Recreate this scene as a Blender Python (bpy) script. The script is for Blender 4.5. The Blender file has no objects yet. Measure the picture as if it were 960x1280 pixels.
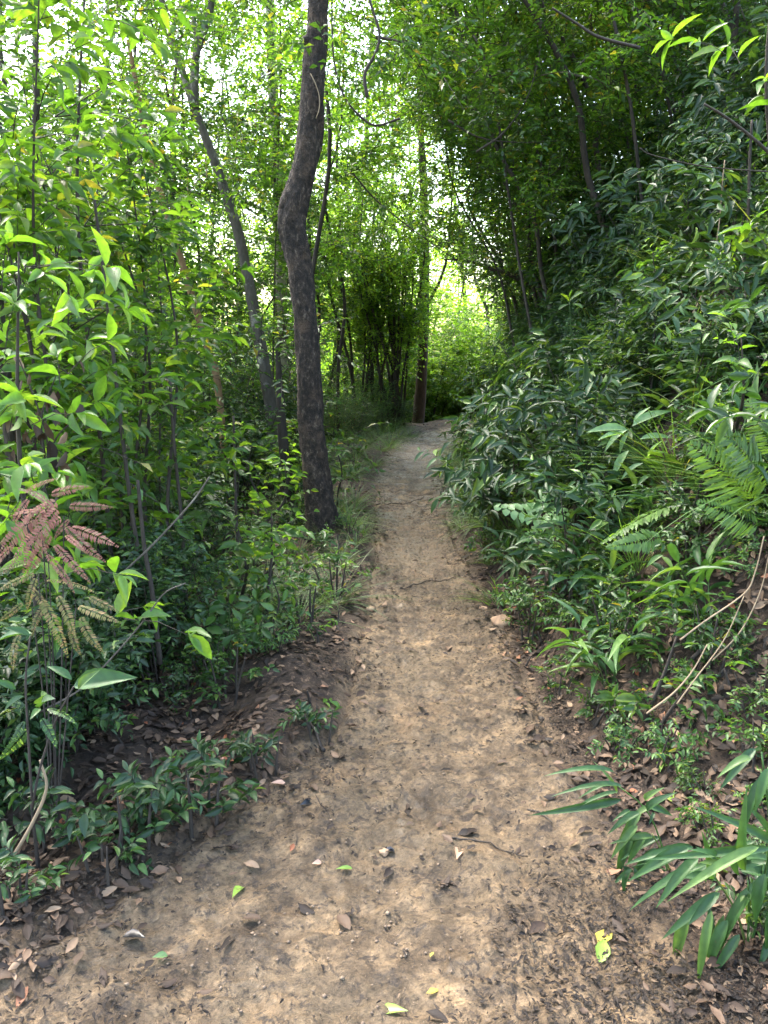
import bpy, math, random
import numpy as np

# ------------------------------------------------------------------ basics
SC = bpy.context.scene
COL = SC.collection
R = math.radians
RNG = np.random.default_rng(11)
CAM_H, PITCH, F = 1.55, R(11.8), 960.0          # photo pixels (960 x 1280)
CP, SP = math.cos(PITCH), math.sin(PITCH)


def nrm(v):
    v = np.asarray(v, float)
    return v / np.maximum(np.linalg.norm(v, axis=-1, keepdims=True), 1e-9)


def ray(x, y):
    u, v = (x - 480) / F, (640 - y) / F
    return np.array([u, CP + v * SP, -SP + v * CP])


def at(x, y, Y):
    d = ray(x, y)
    return np.array([0, 0, CAM_H]) + d * (Y / d[1])


def project(p):
    d = np.asarray(p, float) - np.array([0, 0, CAM_H])
    dep = d[1] * CP - d[2] * SP
    up = d[1] * SP + d[2] * CP
    if dep < .05:
        return (-9999, -9999, dep)
    return (480 + F * d[0] / dep, 640 - F * up / dep, dep)


# ------------------------------------------------------------------ noise
_perm = np.random.default_rng(3).random((256, 256))


def vnoise(x, y):
    x = np.asarray(x, float); y = np.asarray(y, float)
    xi = np.floor(x).astype(int); yi = np.floor(y).astype(int)
    fx = x - xi; fy = y - yi
    fx = fx * fx * (3 - 2 * fx); fy = fy * fy * (3 - 2 * fy)
    a = _perm[xi % 256, yi % 256]; b = _perm[(xi + 1) % 256, yi % 256]
    c = _perm[xi % 256, (yi + 1) % 256]; d = _perm[(xi + 1) % 256, (yi + 1) % 256]
    return (a * (1 - fx) + b * fx) * (1 - fy) + (c * (1 - fx) + d * fx) * fy - .5


def fbm(x, y, o=4):
    s = 0; a = 1.0
    for k in range(o):
        s = s + a * vnoise(x * 2 ** k + 17.3 * k, y * 2 ** k + 5.1 * k)
        a *= .5
    return s


# ------------------------------------------------------------------ terrain
PY = [-3, 1.5, 2.45, 3.05, 4.0, 5.6, 7.05, 9.4, 12.6, 14.4, 16.2, 18.5, 24, 40]
PC = [-.25, -.16, .12, .25, .27, .27, .25, .30, .58, 1.1, 2.2, 4.4, 10.5, 34]
PW = [1.0, .95, .62, .45, .42, .36, .36, .42, .48, .52, .8, 1.1, 1.6, 3]


def pc(y): return np.interp(y, PY, PC)
def pw(y): return np.interp(y, PY, PW)


def soft(r, k=.12):
    return .5 * (r + np.sqrt(r * r + k * k)) - k * .5


def height(x, y):
    x = np.asarray(x, float); y = np.asarray(y, float)
    c, w = pc(y), pw(y)
    u = x - c
    r = np.maximum(u - w - .10, 0)
    l = np.maximum(-u - w, 0)
    s = np.interp(y, [0, 2.2, 3.4, 5, 9, 16], [.48, .62, 1.15, 1.6, 1.5, 1.2])
    rr = soft(r)
    z = s * np.minimum(rr, 1.75) + .24 * np.clip(rr - 1.75, 0, 5) + .08 * np.clip(rr - 6.75, 0, 80)
    d = soft(np.maximum(l - .9, 0), .3)
    z = z - .42 * np.clip(d, 0, 16) + .06 * np.exp(-((l - .3) / .22) ** 2) * (l > 0)
    off = np.clip((r + l) * 2.5, 0, 1)
    z = z + off * (.16 * fbm(x * .9, y * .9) + .05 * fbm(x * 3.1 + 9, y * 3.1))
    z = z + (1 - off) * (-.035 * (1 - np.clip(np.abs(u) / np.maximum(w, .1), 0, 1) ** 2))
    # earthen lip under the big tree
    z = z + .10 * np.exp(-((x + .33) / .3) ** 2 - ((y - 5.9) / .55) ** 2)
    return z


def hz(x, y): return float(height(np.array([x]), np.array([y]))[0])


def gpix(x, y, ymax=40):
    """ground point seen at a photo pixel"""
    d = ray(x, y); o = np.array([0, 0, CAM_H])
    t = np.linspace(.8, ymax, 3000)
    p = o[None] + d[None] * t[:, None]
    below = p[:, 2] < height(p[:, 0], p[:, 1])
    i = int(np.argmax(below)) if below.any() else len(t) - 1
    return p[i]


# ------------------------------------------------------------------ mesh buffer
class MB:
    def __init__(self):
        self.v, self.f, self.n = [], {}, 0

    def add(self, verts, faces):
        verts = np.asarray(verts, np.float32).reshape(-1, 3)
        for k, fa in faces.items():
            fa = np.asarray(fa, np.int64).reshape(-1, k)
            self.f.setdefault(k, []).append(fa + self.n)
        self.v.append(verts); self.n += len(verts)

    def mesh(self, name, mat, smooth=True):
        me = bpy.data.meshes.new(name)
        if not self.v:
            return me
        v = np.concatenate(self.v)
        loops, tot = [], []
        for k, fs in self.f.items():
            fs = np.concatenate(fs)
            loops.append(fs.reshape(-1)); tot.append(np.full(len(fs), k, np.int64))
        loops = np.concatenate(loops).astype(np.int32); tot = np.concatenate(tot)
        start = np.concatenate([[0], np.cumsum(tot)[:-1]]).astype(np.int32)
        me.vertices.add(len(v)); me.vertices.foreach_set('co', v.reshape(-1))
        me.loops.add(len(loops)); me.loops.foreach_set('vertex_index', loops)
        me.polygons.add(len(tot)); me.polygons.foreach_set('loop_start', start)
        me.polygons.foreach_set('use_smooth', np.full(len(tot), smooth))
        me.update(calc_edges=True); me.validate()
        me.materials.append(mat)
        return me


def curve(pts, n):
    """Catmull-Rom resample of a polyline (columns may hold a radius too)"""
    p = np.asarray(pts, float)
    if len(p) == 2:
        t = np.linspace(0, 1, n)[:, None]
        return p[0] * (1 - t) + p[1] * t
    q = np.vstack([2 * p[0] - p[1], p, 2 * p[-1] - p[-2]])
    ts = np.linspace(0, len(p) - 1 - 1e-6, n)
    i = ts.astype(int); f = (ts - i)[:, None]
    a, b, c, d = q[i], q[i + 1], q[i + 2], q[i + 3]
    return .5 * (2 * b + (c - a) * f + (2 * a - 5 * b + 4 * c - d) * f ** 2 + (3 * b - a - 3 * c + d) * f ** 3)


def tube(mb, pts, rad, k=6, rough=0, rng=None):
    p = np.asarray(pts, float); rad = np.asarray(rad, float)
    n = len(p)
    t = nrm(np.gradient(p, axis=0))
    ref = np.array([0, 1., 0]) if abs(t[0][2]) > .6 else np.array([0, 0, 1.])
    s = nrm(np.cross(t, ref)); u = np.cross(s, t)
    a = np.linspace(0, 2 * math.pi, k, endpoint=False)
    rr = np.repeat(rad[:, None], k, 1)
    if rough:
        arc = np.cumsum(np.r_[0, np.linalg.norm(np.diff(p, axis=0), axis=1)])
        A, S = np.meshgrid(a, arc)
        o = 0 if rng is None else rng.random() * 50
        rr = rr * (1 + rough * (fbm(np.cos(A) * 1.6 + o, S * 5 + np.sin(A) * 1.6) + .8 * fbm(np.cos(A) * 7 + o, S * 16 + np.sin(A) * 7, 3)))
    v = p[:, None] + rr[..., None] * (np.cos(a)[None, :, None] * s[:, None] + np.sin(a)[None, :, None] * u[:, None])
    idx = np.arange(n * k).reshape(n, k)
    q = np.stack([idx[:-1], np.roll(idx[:-1], -1, 1), np.roll(idx[1:], -1, 1), idx[1:]], -1).reshape(-1, 4)
    mb.add(v, {4: q, k: np.vstack([idx[-1][None], idx[0][::-1][None]])})


# ------------------------------------------------------------------ leaves
def leaf_tpl(prof, fold=.12, droop=.25, wave=0):
    """prof: [(t, half width)] without the base and tip points"""
    v = [(0, 0, 0, 0)]
    for i, (t, w) in enumerate(prof):
        z = -droop * t * t
        e = wave * (1 if i % 2 else -1)
        v += [(-w, t, z, fold * w * 5 + e * 2), (0, t, z, 0), (w, t, z, fold * w * 5 - e * 2)]
    v.append((0, 1, -droop, 0))
    m = len(prof); tri, quad = [], []
    tri += [(0, 2, 1), (0, 3, 2)]
    for i in range(m - 1):
        a = 1 + 3 * i; b = a + 3
        quad += [(a, a + 1, b + 1, b), (a + 1, a + 2, b + 2, b + 1)]
    a = 1 + 3 * (m - 1); e = len(v) - 1
    tri += [(a, a + 1, e), (a + 1, a + 2, e)]
    f = {3: np.array(tri)}
    if quad: f[4] = np.array(quad)
    return np.array(v, float), f


T_FAR = leaf_tpl([(.48, .5)], .15, .15)
T_MID = leaf_tpl([(.3, .46), (.65, .40)], .14, .22)
T_NEAR = leaf_tpl([(.12, .24), (.32, .47), (.55, .48), (.8, .27)], .16, .28)
T_OBO = leaf_tpl([(.2, .18), (.45, .40), (.7, .5), (.9, .32)], .14, .18)
T_STRAP = leaf_tpl([(.1, .32), (.25, .5), (.45, .5), (.65, .40), (.85, .2)], .18, .62)
T_BLADE = leaf_tpl([(.15, .5), (.35, .48), (.55, .42), (.75, .3), (.9, .16)], .1, .75)
T_PINNA = leaf_tpl([(.35, .5), (.75, .36)], .05, .2)
T_DRY = leaf_tpl([(.15, .25), (.4, .5), (.65, .45), (.85, .2)], .10, .07, .03)


def put(mb, tpl, P, D, N, L, W):
    tv, tf = tpl
    P = np.asarray(P, float); n = len(P)
    if n == 0: return
    D = nrm(D); N = np.asarray(N, float)
    N = nrm(N - (N * D).sum(-1, keepdims=True) * D)
    S = np.cross(D, N)
    L = np.broadcast_to(np.asarray(L, float), (n,))[:, None, None]; W = np.broadcast_to(np.asarray(W, float), (n,))[:, None, None]
    V = P[:, None] + L * tv[None, :, 1:2] * D[:, None] + W * tv[None, :, 0:1] * S[:, None] + (L * tv[None, :, 2:3] + W * tv[None, :, 3:4]) * N[:, None]
    k = len(tv); off = (np.arange(n) * k)[:, None, None]
    mb.add(V, {m: (fa[None] + off).reshape(-1, m) for m, fa in tf.items()})


def twigs(wood, leaf, rng, P, D, LEN, nleaf, tpl, L, W, sag=.25, ang=(40, 75), up=.5, thick=.0022, whorl=0):
    """leafy twigs: thin wood plus alternate leaves; arrays over all twigs of a plant"""
    P = np.asarray(P, float); D = nrm(D); n = len(P)
    LEN = np.broadcast_to(np.asarray(LEN, float), (n,))
    G = np.array([0, 0, -1.])
    def pos(t): return P + D * (LEN * t)[:, None] + G * (sag * LEN * t * t)[:, None]
    def tan(t): return nrm(D + G * (2 * sag * t))
    side = nrm(np.cross(D, np.array([0, 0, 1.]) + .15 * rng.normal(size=(n, 3))))
    if thick and wood is not None:
        th = np.linspace(0, 2 * math.pi, 3, endpoint=False)
        updir = np.cross(side, D)
        V = []
        for t, r in ((0, 1), (.5, .8), (1, .4)):
            c = pos(t)
            V += [c + thick * r * (math.cos(a) * side + math.sin(a) * updir) for a in th]
        V = np.stack(V, 1)
        f = []
        for b in (0, 3):
            for i in range(3):
                j = (i + 1) % 3
                f.append((b + i, b + j, b + 3 + j, b + 3 + i))
        wood.add(V, {4: (np.array(f)[None] + (np.arange(n) * 9)[:, None, None]).reshape(-1, 4)})
    for k in range(nleaf):
        t = (k + .8 + .3 * rng.random()) / (nleaf + .3) if not whorl else min(1, .72 + .28 * (k + 1) / nleaf) if k >= nleaf - whorl else .15 + .5 * k / nleaf
        a = np.radians(rng.uniform(ang[0], ang[1], n))
        if k == nleaf - 1: a = np.radians(rng.uniform(0, 25, n))
        if whorl:
            ph = k * 2.4 + rng.random(n) * .6
            sd = side * np.cos(ph)[:, None] + np.cross(side, D) * np.sin(ph)[:, None]
        else:
            sd = side * (1 if k % 2 else -1)
        T = tan(t)
        d = T * np.cos(a)[:, None] + sd * np.sin(a)[:, None] + rng.normal(size=(n, 3)) * .18 + np.array([0, 0, -.12])
        nn = np.array([0, 0, up]) + rng.normal(size=(n, 3)) * .35 + (.25 * T if whorl else 0)
        s = rng.uniform(.65, 1.15, n) * (1 - .25 * (k == nleaf - 1))
        keep = rng.random(n) > .06
        put(leaf, tpl, pos(t)[keep], d[keep], nn[keep], (L * s)[keep], (W * s * rng.uniform(.85, 1.1, n))[keep])


def branchy(rng, pts, rads, nlimb, t0, t1, llen, elev, nsub, tlen, nleaf, tpl, L, W, k=6, rough=0, res=24,
            shape='dome', sag=.25, up=.55, thick=.0022, az=None, whorl=0, limb_r=.38, lsag=0.0, ang=(40, 75)):
    """a woody plant: trunk curve, limbs, twigs with leaves -> (wood, leaf) buffers"""
    wood, leaf = MB(), MB()
    c = curve(np.c_[np.asarray(pts, float), rads], res)
    tube(wood, c[:, :3], c[:, 3], k, rough, rng)
    TP, TD, TL = [], [], []
    for i in range(nlimb):
        t = t0 + (t1 - t0) * (i + rng.random()) / nlimb
        j = min(int(t * (res - 1)), res - 2)
        p = c[j, :3] * (1 - (t * (res - 1) - j)) + c[j + 1, :3] * (t * (res - 1) - j); r = c[j, 3]
        a = i * 2.399 + rng.normal() * .4 if az is None else math.radians(rng.uniform(*az))
        e = math.radians(rng.uniform(*elev))
        d = np.array([math.cos(a) * math.cos(e), math.sin(a) * math.cos(e), math.sin(e)])
        u = (t - t0) / max(t1 - t0, .01)
        pf = {'dome': 1 - .75 * u ** 1.5, 'vase': .5 + .5 * u, 'ball': .35 + .9 * math.sqrt(max(0, u * (1 - u) * 4)) * .7, 'even': 1}[shape]
        ln = llen * pf * rng.uniform(.7, 1.2)
        m = 6
        q = [p]; dd = d.copy()
        for s in range(m - 1):
            dd = nrm(dd + rng.normal(size=3) * .16 + np.array([0, 0, .06 - lsag]))
            q.append(q[-1] + dd * ln / (m - 1))
        q = np.array(q)
        tube(wood, q, np.linspace(max(r * limb_r, thick * 1.5), thick * 1.2, m), 4)
        for s in range(nsub):
            w = .2 + .8 * (s + rng.random()) / nsub
            jj = min(int(w * (m - 1)), m - 2); f = w * (m - 1) - jj
            P = q[jj] * (1 - f) + q[jj + 1] * f
            tg = nrm(q[jj + 1] - q[jj])
            o = nrm(np.cross(tg, rng.normal(size=3)))
            TP.append(P); TD.append(tg * rng.uniform(.3, 1) + o * rng.uniform(.5, 1) + np.array([0, 0, .15]))
            TL.append(tlen * rng.uniform(.6, 1.25))
        TP.append(q[-1]); TD.append(nrm(q[-1] - q[-2])); TL.append(tlen * rng.uniform(.8, 1.2))
    if TP:
        twigs(wood, leaf, rng, np.array(TP), np.array(TD), np.array(TL), nleaf, tpl, L, W, sag=sag, up=up, thick=thick, whorl=whorl, ang=ang)
    return wood, leaf


# ------------------------------------------------------------------ materials
def newmat(name):
    m = bpy.data.materials.new(name); m.use_nodes = True
    nt = m.node_tree; nt.nodes.clear()
    return m, nt, nt.nodes, nt.links


def ramp(N, stops, interp='LINEAR'):
    r = N.new('ShaderNodeValToRGB'); r.color_ramp.interpolation = interp
    e = r.color_ramp.elements
    e[0].position, e[0].color = stops[0][0], (*stops[0][1], 1)
    e[1].position, e[1].color = stops[-1][0], (*stops[-1][1], 1)
    for p, c in stops[1:-1]:
        x = e.new(p); x.color = (*c, 1)
    return r


def leafmat(name, stops, trans=.35, tcol=(2.7, 2.5, .8), rough=.38, spec=.5, objvar=.25):
    m, nt, N, Lk = newmat(name)
    g = N.new('ShaderNodeNewGeometry'); oi = N.new('ShaderNodeObjectInfo')
    r = ramp(N, stops); Lk.new(g.outputs['Random Per Island'], r.inputs[0])
    # value varies from plant to plant, blotches vary along each leaf
    tx = N.new('ShaderNodeTexCoord'); no = N.new('ShaderNodeTexNoise'); no.inputs['Scale'].default_value = 38; no.inputs['Detail'].default_value = 3
    Lk.new(tx.outputs['Object'], no.inputs['Vector'])
    mr = N.new('ShaderNodeMapRange'); mr.inputs[1].default_value = 0; mr.inputs[2].default_value = 1
    mr.inputs[3].default_value = 1 - objvar; mr.inputs[4].default_value = 1 + objvar
    Lk.new(oi.outputs['Random'], mr.inputs[0])
    mr2 = N.new('ShaderNodeMapRange'); mr2.inputs[1].default_value = .3; mr2.inputs[2].default_value = .7; mr2.inputs[3].default_value = .78; mr2.inputs[4].default_value = 1.2
    Lk.new(no.outputs['Fac'], mr2.inputs[0])
    mu = N.new('ShaderNodeMath'); mu.operation = 'MULTIPLY'; Lk.new(mr.outputs[0], mu.inputs[0]); Lk.new(mr2.outputs[0], mu.inputs[1])
    sc = N.new('ShaderNodeVectorMath'); sc.operation = 'SCALE'; Lk.new(r.outputs[0], sc.inputs[0]); Lk.new(mu.outputs[0], sc.inputs['Scale'])
    n3 = N.new('ShaderNodeTexNoise'); n3.inputs['Scale'].default_value = 75; n3.inputs['Detail'].default_value = 4; n3.inputs['Roughness'].default_value = .6
    Lk.new(tx.outputs['Object'], n3.inputs['Vector'])
    sp = ramp(N, [(.655, (0, 0, 0)), (.70, (.75, .75, .75))]); Lk.new(n3.outputs['Fac'], sp.inputs[0])
    bl = N.new('ShaderNodeMix'); bl.data_type = 'RGBA'; Lk.new(sp.outputs[0], bl.inputs[0]); Lk.new(sc.outputs[0], bl.inputs[6]); bl.inputs[7].default_value = (.075, .048, .022, 1)
    rv = N.new('ShaderNodeMapRange'); rv.inputs[3].default_value = rough - .08; rv.inputs[4].default_value = rough + .22; Lk.new(no.outputs['Fac'], rv.inputs[0])
    p = N.new('ShaderNodeBsdfPrincipled'); Lk.new(rv.outputs[0], p.inputs['Roughness']); p.inputs['Specular IOR Level'].default_value = spec
    Lk.new(bl.outputs[2], p.inputs['Base Color'])
    tm = N.new('ShaderNodeVectorMath'); tm.operation = 'MULTIPLY'; tm.inputs[1].default_value = tcol; Lk.new(sc.outputs[0], tm.inputs[0])
    t = N.new('ShaderNodeBsdfTranslucent'); Lk.new(tm.outputs[0], t.inputs['Color'])
    mx = N.new('ShaderNodeMixShader'); mx.inputs[0].default_value = trans
    Lk.new(p.outputs[0], mx.inputs[1]); Lk.new(t.outputs[0], mx.inputs[2])
    o = N.new('ShaderNodeOutputMaterial'); Lk.new(mx.outputs[0], o.inputs['Surface'])
    return m


def barkmat(name, stops, scale=14, bump=.5, rough=.9, patch=None, pscale=3.5, pth=(.58, .66), mapz=.35):
    m, nt, N, Lk = newmat(name)
    tx = N.new('ShaderNodeTexCoord'); mp = N.new('ShaderNodeMapping'); mp.inputs['Scale'].default_value = (1, 1, mapz)
    Lk.new(tx.outputs['Object'], mp.inputs['Vector'])
    no = N.new('ShaderNodeTexNoise'); no.inputs['Scale'].default_value = scale; no.inputs['Detail'].default_value = 8; no.inputs['Roughness'].default_value = .7
    Lk.new(mp.outputs[0], no.inputs['Vector'])
    r = ramp(N, stops); Lk.new(no.outputs['Fac'], r.inputs[0])
    col = r.outputs[0]
    if patch:
        n2 = N.new('ShaderNodeTexNoise'); n2.inputs['Scale'].default_value = pscale; n2.inputs['Detail'].default_value = 9; n2.inputs['Roughness'].default_value = .68
        Lk.new(tx.outputs['Object'], n2.inputs['Vector'])
        r2 = ramp(N, [(pth[0], (0, 0, 0)), (pth[1], (1, 1, 1))]); Lk.new(n2.outputs['Fac'], r2.inputs[0])
        mx = N.new('ShaderNodeMix'); mx.data_type = 'RGBA'; Lk.new(r2.outputs[0], mx.inputs[0]); Lk.new(col, mx.inputs[6]); mx.inputs[7].default_value = (*patch, 1)
        col = mx.outputs[2]
    vo = N.new('ShaderNodeTexVoronoi'); vo.inputs['Scale'].default_value = scale * 4; Lk.new(mp.outputs[0], vo.inputs['Vector'])
    ad = N.new('ShaderNodeMath'); ad.operation = 'MULTIPLY_ADD'; ad.inputs[1].default_value = .4; Lk.new(vo.outputs['Distance'], ad.inputs[0]); Lk.new(no.outputs['Fac'], ad.inputs[2])
    b = N.new('ShaderNodeBump'); b.inputs['Strength'].default_value = bump; b.inputs['Distance'].default_value = .02; Lk.new(ad.outputs[0], b.inputs['Height'])
    p = N.new('ShaderNodeBsdfPrincipled'); p.inputs['Roughness'].default_value = rough
    Lk.new(col, p.inputs['Base Color']); Lk.new(b.outputs[0], p.inputs['Normal'])
    o = N.new('ShaderNodeOutputMaterial'); Lk.new(p.outputs[0], o.inputs['Surface'])
    return m


def soilmat(name):
    """forest soil and trodden dirt, mixed by the 'trail' attribute of the terrain"""
    m, nt, N, Lk = newmat(name)
    tx = N.new('ShaderNodeTexCoord')
    def noise(s, d=6, r=.6, dist=0):
        n = N.new('ShaderNodeTexNoise'); n.inputs['Scale'].default_value = s; n.inputs['Detail'].default_value = d
        n.inputs['Roughness'].default_value = r; n.inputs['Distortion'].default_value = dist
        Lk.new(tx.outputs['Object'], n.inputs['Vector']); return n.outputs['Fac']
    def mix(f, a, b):
        x = N.new('ShaderNodeMix'); x.data_type = 'RGBA'
        if isinstance(f, float): x.inputs[0].default_value = f
        else: Lk.new(f, x.inputs[0])
        for s, i in ((a, 6), (b, 7)):
            if isinstance(s, tuple): x.inputs[i].default_value = (*s, 1)
            else: Lk.new(s, x.inputs[i])
        return x.outputs[2]
    def step(f, a, b, hi=1.0):
        r = ramp(N, [(a, (0, 0, 0)), (b, (hi, hi, hi))]); Lk.new(f, r.inputs[0]); return r.outputs[0]
    big, med, fine = noise(1.3, 5, .55, .4), noise(7, 7, .65, .3), noise(55, 6, .7)
    # trodden dirt
    base = ramp(N, [(.32, (.036, .024, .014)), (.46, (.096, .066, .039)), (.57, (.168, .117, .069)), (.70, (.28, .185, .098))]); Lk.new(med, base.inputs[0])
    col = mix(step(big, .46, .58, .75), base.outputs[0], (.120, .087, .053))
    col = mix(step(noise(2.6, 6, .6, .5), .56, .70, .45), col, (.26, .160, .078))
    col = mix(step(noise(23, 8, .74, .9), .53, .60, .95), col, (.040, .030, .023))
    col = mix(step(noise(60, 5, .7, .3), .62, .70, .5), col, (.27, .20, .125))
    col = mix(step(noise(11, 8, .75, 1.2), .54, .62, .75), col, (.060, .046, .034))
    dirt = mix(step(noise(95, 4, .7), .60, .66, .8), col, (.040, .030, .024))
    wet = noise(3.4, 6, .7, .5)
    rough = mix(step(wet, .50, .62), mix(step(big, .45, .6), (.66, .66, .66), (.46, .46, .46)), (.36, .36, .36))
    # soil under the litter
    sb = ramp(N, [(.3, (.014, .010, .007)), (.5, (.038, .025, .017)), (.72, (.085, .056, .035))]); Lk.new(med, sb.inputs[0])
    soil = mix(step(noise(26, 7, .7, .6), .57, .65), sb.outputs[0], (.15, .10, .068))
    at_ = N.new('ShaderNodeAttribute'); at_.attribute_name = 'trail'
    ad = N.new('ShaderNodeMath'); ad.operation = 'MULTIPLY_ADD'; ad.inputs[1].default_value = 1.6; Lk.new(noise(5.5, 8, .68, .4), ad.inputs[0]); 
    sh = N.new('ShaderNodeMath'); sh.operation = 'SUBTRACT'; sh.inputs[1].default_value = .8; Lk.new(at_.outputs['Fac'], sh.inputs[0]); Lk.new(sh.outputs[0], ad.inputs[2])
    f = step(ad.outputs[0], .25, .75)
    col = mix(f, soil, dirt); rough = mix(f, (.85, .85, .85), rough)
    fv = N.new('ShaderNodeMapRange'); fv.inputs[1].default_value = .3; fv.inputs[2].default_value = .7; fv.inputs[3].default_value = .5; fv.inputs[4].default_value = 1.5
    Lk.new(fine, fv.inputs[0])
    sc = N.new('ShaderNodeVectorMath'); sc.operation = 'SCALE'; Lk.new(col, sc.inputs[0]); Lk.new(fv.outputs[0], sc.inputs['Scale'])
    h = N.new('ShaderNodeMath'); h.operation = 'MULTIPLY_ADD'; h.inputs[1].default_value = .4; Lk.new(fine, h.inputs[0]); Lk.new(noise(17, 8, .74, .6), h.inputs[2])
    b = N.new('ShaderNodeBump'); b.inputs['Strength'].default_value = .9; b.inputs['Distance'].default_value = .03; Lk.new(h.outputs[0], b.inputs['Height'])
    p = N.new('ShaderNodeBsdfPrincipled'); Lk.new(rough, p.inputs['Roughness']); p.inputs['Specular IOR Level'].default_value = .3
    Lk.new(sc.outputs[0], p.inputs['Base Color']); Lk.new(b.outputs[0], p.inputs['Normal'])
    cw = N.new('ShaderNodeMath'); cw.operation = 'MULTIPLY'; Lk.new(f, cw.inputs[0]); Lk.new(step(wet, .54, .68, .16), cw.inputs[1])
    Lk.new(cw.outputs[0], p.inputs['Coat Weight']); p.inputs['Coat Roughness'].default_value = .34
    b2 = N.new('ShaderNodeBump'); b2.inputs['Strength'].default_value = .15; b2.inputs['Distance'].default_value = .02; Lk.new(h.outputs[0], b2.inputs['Height']); Lk.new(b2.outputs[0], p.inputs['Coat Normal'])
    o = N.new('ShaderNodeOutputMaterial'); Lk.new(p.outputs[0], o.inputs['Surface'])
    return m


G1 = [(0, (.018, .050, .011)), (.5, (.031, .079, .016)), (.9, (.058, .125, .022)), (.97, (.12, .18, .03)), (1, (.18, .14, .03))]
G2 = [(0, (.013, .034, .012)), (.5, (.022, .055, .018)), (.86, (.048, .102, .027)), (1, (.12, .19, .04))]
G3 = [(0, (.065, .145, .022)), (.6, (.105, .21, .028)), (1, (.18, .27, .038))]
M = {
    'leaf': leafmat('leaf_green', G1, .32),
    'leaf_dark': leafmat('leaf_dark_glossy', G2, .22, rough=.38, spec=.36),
    'leaf_light': leafmat('leaf_light', [(0, (.045, .108, .018)), (.6, (.075, .158, .024)), (1, (.13, .21, .032))], .45),
    'leaf_small': leafmat('leaf_small', G1, .34, rough=.42),
    'leaf_far': leafmat('leaf_far', G3, .55, rough=.5),  # leaf colour raised to stand in for stronger sun on distant crowns
    'leaf_mid': leafmat('leaf_mid', [(0, (.028, .072, .013)), (.6, (.048, .112, .019)), (.95, (.085, .155, .026)), (1, (.15, .14, .03))], .5, rough=.42),  # brighter copy of leaf green, backlight put into the colour
    'leaf_pale': leafmat('leaf_pale', [(0, (.10, .20, .075)), (1, (.15, .26, .10))], .35),
    'grass': leafmat('grass_blade', [(0, (.04, .09, .025)), (.9, (.075, .145, .04)), (1, (.14, .15, .05))], .35),
    'strap': leafmat('strap_leaf', [(0, (.022, .062, .019)), (.7, (.040, .098, .026)), (1, (.085, .15, .035))], .25, rough=.42, spec=.36),
    'fern': leafmat('fern_green', [(0, (.048, .105, .020)), (1, (.085, .165, .032))], .4),
    'fern_dead': leafmat('fern_dead', [(0, (.19, .085, .068)), (.7, (.27, .125, .095)), (1, (.24, .16, .10))], .25, (1.5, 1.3, 1.2), .7, .2),
    'fern_fade': leafmat('fern_fading', [(0, (.10, .11, .034)), (.6, (.16, .145, .052)), (1, (.24, .15, .08))], .3, (1.6, 1.6, 1), .6, .3),
    'dry': leafmat('dry_leaf', [(0, (.014, .010, .008)), (.4, (.040, .025, .017)), (.68, (.080, .050, .032)), (.88, (.15, .095, .06)), (.96, (.25, .17, .11)), (1, (.20, .06, .025))], .1, (1.3, 1.2, 1), .58, .28),
    'yellow': leafmat('yellow_leaf', [(0, (.42, .36, .05)), (1, (.5, .42, .07))], .25, (1.2, 1.2, 1), .4),
    'wet_black': leafmat('black_leaf', [(0, (.012, .013, .016)), (1, (.02, .02, .024))], .05, (1, 1, 1), .25),
    'fresh': leafmat('fresh_fallen', [(0, (.13, .24, .03)), (1, (.2, .3, .05))], .25, (1.2, 1.2, 1), .4),
    'pink': leafmat('tan_leaf', [(0, (.36, .21, .14)), (1, (.42, .26, .18))], .12, (1.2, 1.1, 1), .4),
    'debris': leafmat('debris', [(0, (.010, .008, .007)), (.75, (.026, .019, .014)), (1, (.10, .07, .045))], .03, (1, 1, 1), .7, .22),
    'bark_main': barkmat('bark_main', [(.35, (.008, .0055, .004)), (.5, (.024, .016, .011)), (.58, (.060, .040, .028)), (.66, (.15, .115, .088))], 30, 1.0, patch=(.080, .050, .033), pscale=7, pth=(.53, .66), mapz=.6),
    'bark': barkmat('bark_dark', [(.3, (.018, .014, .011)), (.7, (.06, .045, .034))], 20, .5),
    'bark_pale': barkmat('bark_pale', [(.3, (.20, .17, .13)), (.7, (.46, .40, .32))], 14, .5, patch=(.05, .04, .03), pth=(.48, .56)),
    'bark_grey': barkmat('bark_grey', [(.3, (.045, .037, .03)), (.7, (.13, .11, .09))], 14, .5, patch=(.26, .24, .2)),
    'bark_red': barkmat('bark_red', [(.3, (.022, .014, .010)), (.7, (.075, .042, .028))], 12, .5, patch=(.20, .095, .055), pth=(.62, .68)),
    'bark_orange': barkmat('bark_orange', [(.3, (.16, .085, .04)), (.7, (.30, .18, .09))], 12, .3),
    'straw': barkmat('straw', [(.3, (.20, .14, .085)), (.7, (.34, .25, .16))], 12, .2),
    'clod': barkmat('clod', [(.3, (.05, .036, .027)), (.7, (.27, .19, .125))], 9, .3),
    'stone': barkmat('stone', [(.3, (.20, .13, .085)), (.7, (.42, .27, .16))], 9, .6),
    'soil': soilmat('forest_soil'),
}

# ------------------------------------------------------------------ scene objects
def tag(o, label=None, cat=None, group=None, kind=None):
    if label: o['label'] = label
    if cat: o['category'] = cat
    if group: o['group'] = group
    if kind: o['kind'] = kind
    return o


def link(name, mesh, parent=None):
    o = bpy.data.objects.new(name, mesh); COL.objects.link(o)
    if parent is not None: o.parent = parent
    return o


def thing(name, parts, loc, label, cat, group=None, rot=(0, 0, 0), scale=1):
    """an Empty at the base of the thing with its part meshes below it"""
    e = link(name, None)
    e.empty_display_size = .1
    e.location = loc; e.rotation_euler = rot; e.scale = (scale,) * 3
    tag(e, label, cat, group)
    for pn, me in parts:
        link(pn, me, e)
    return e


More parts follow.
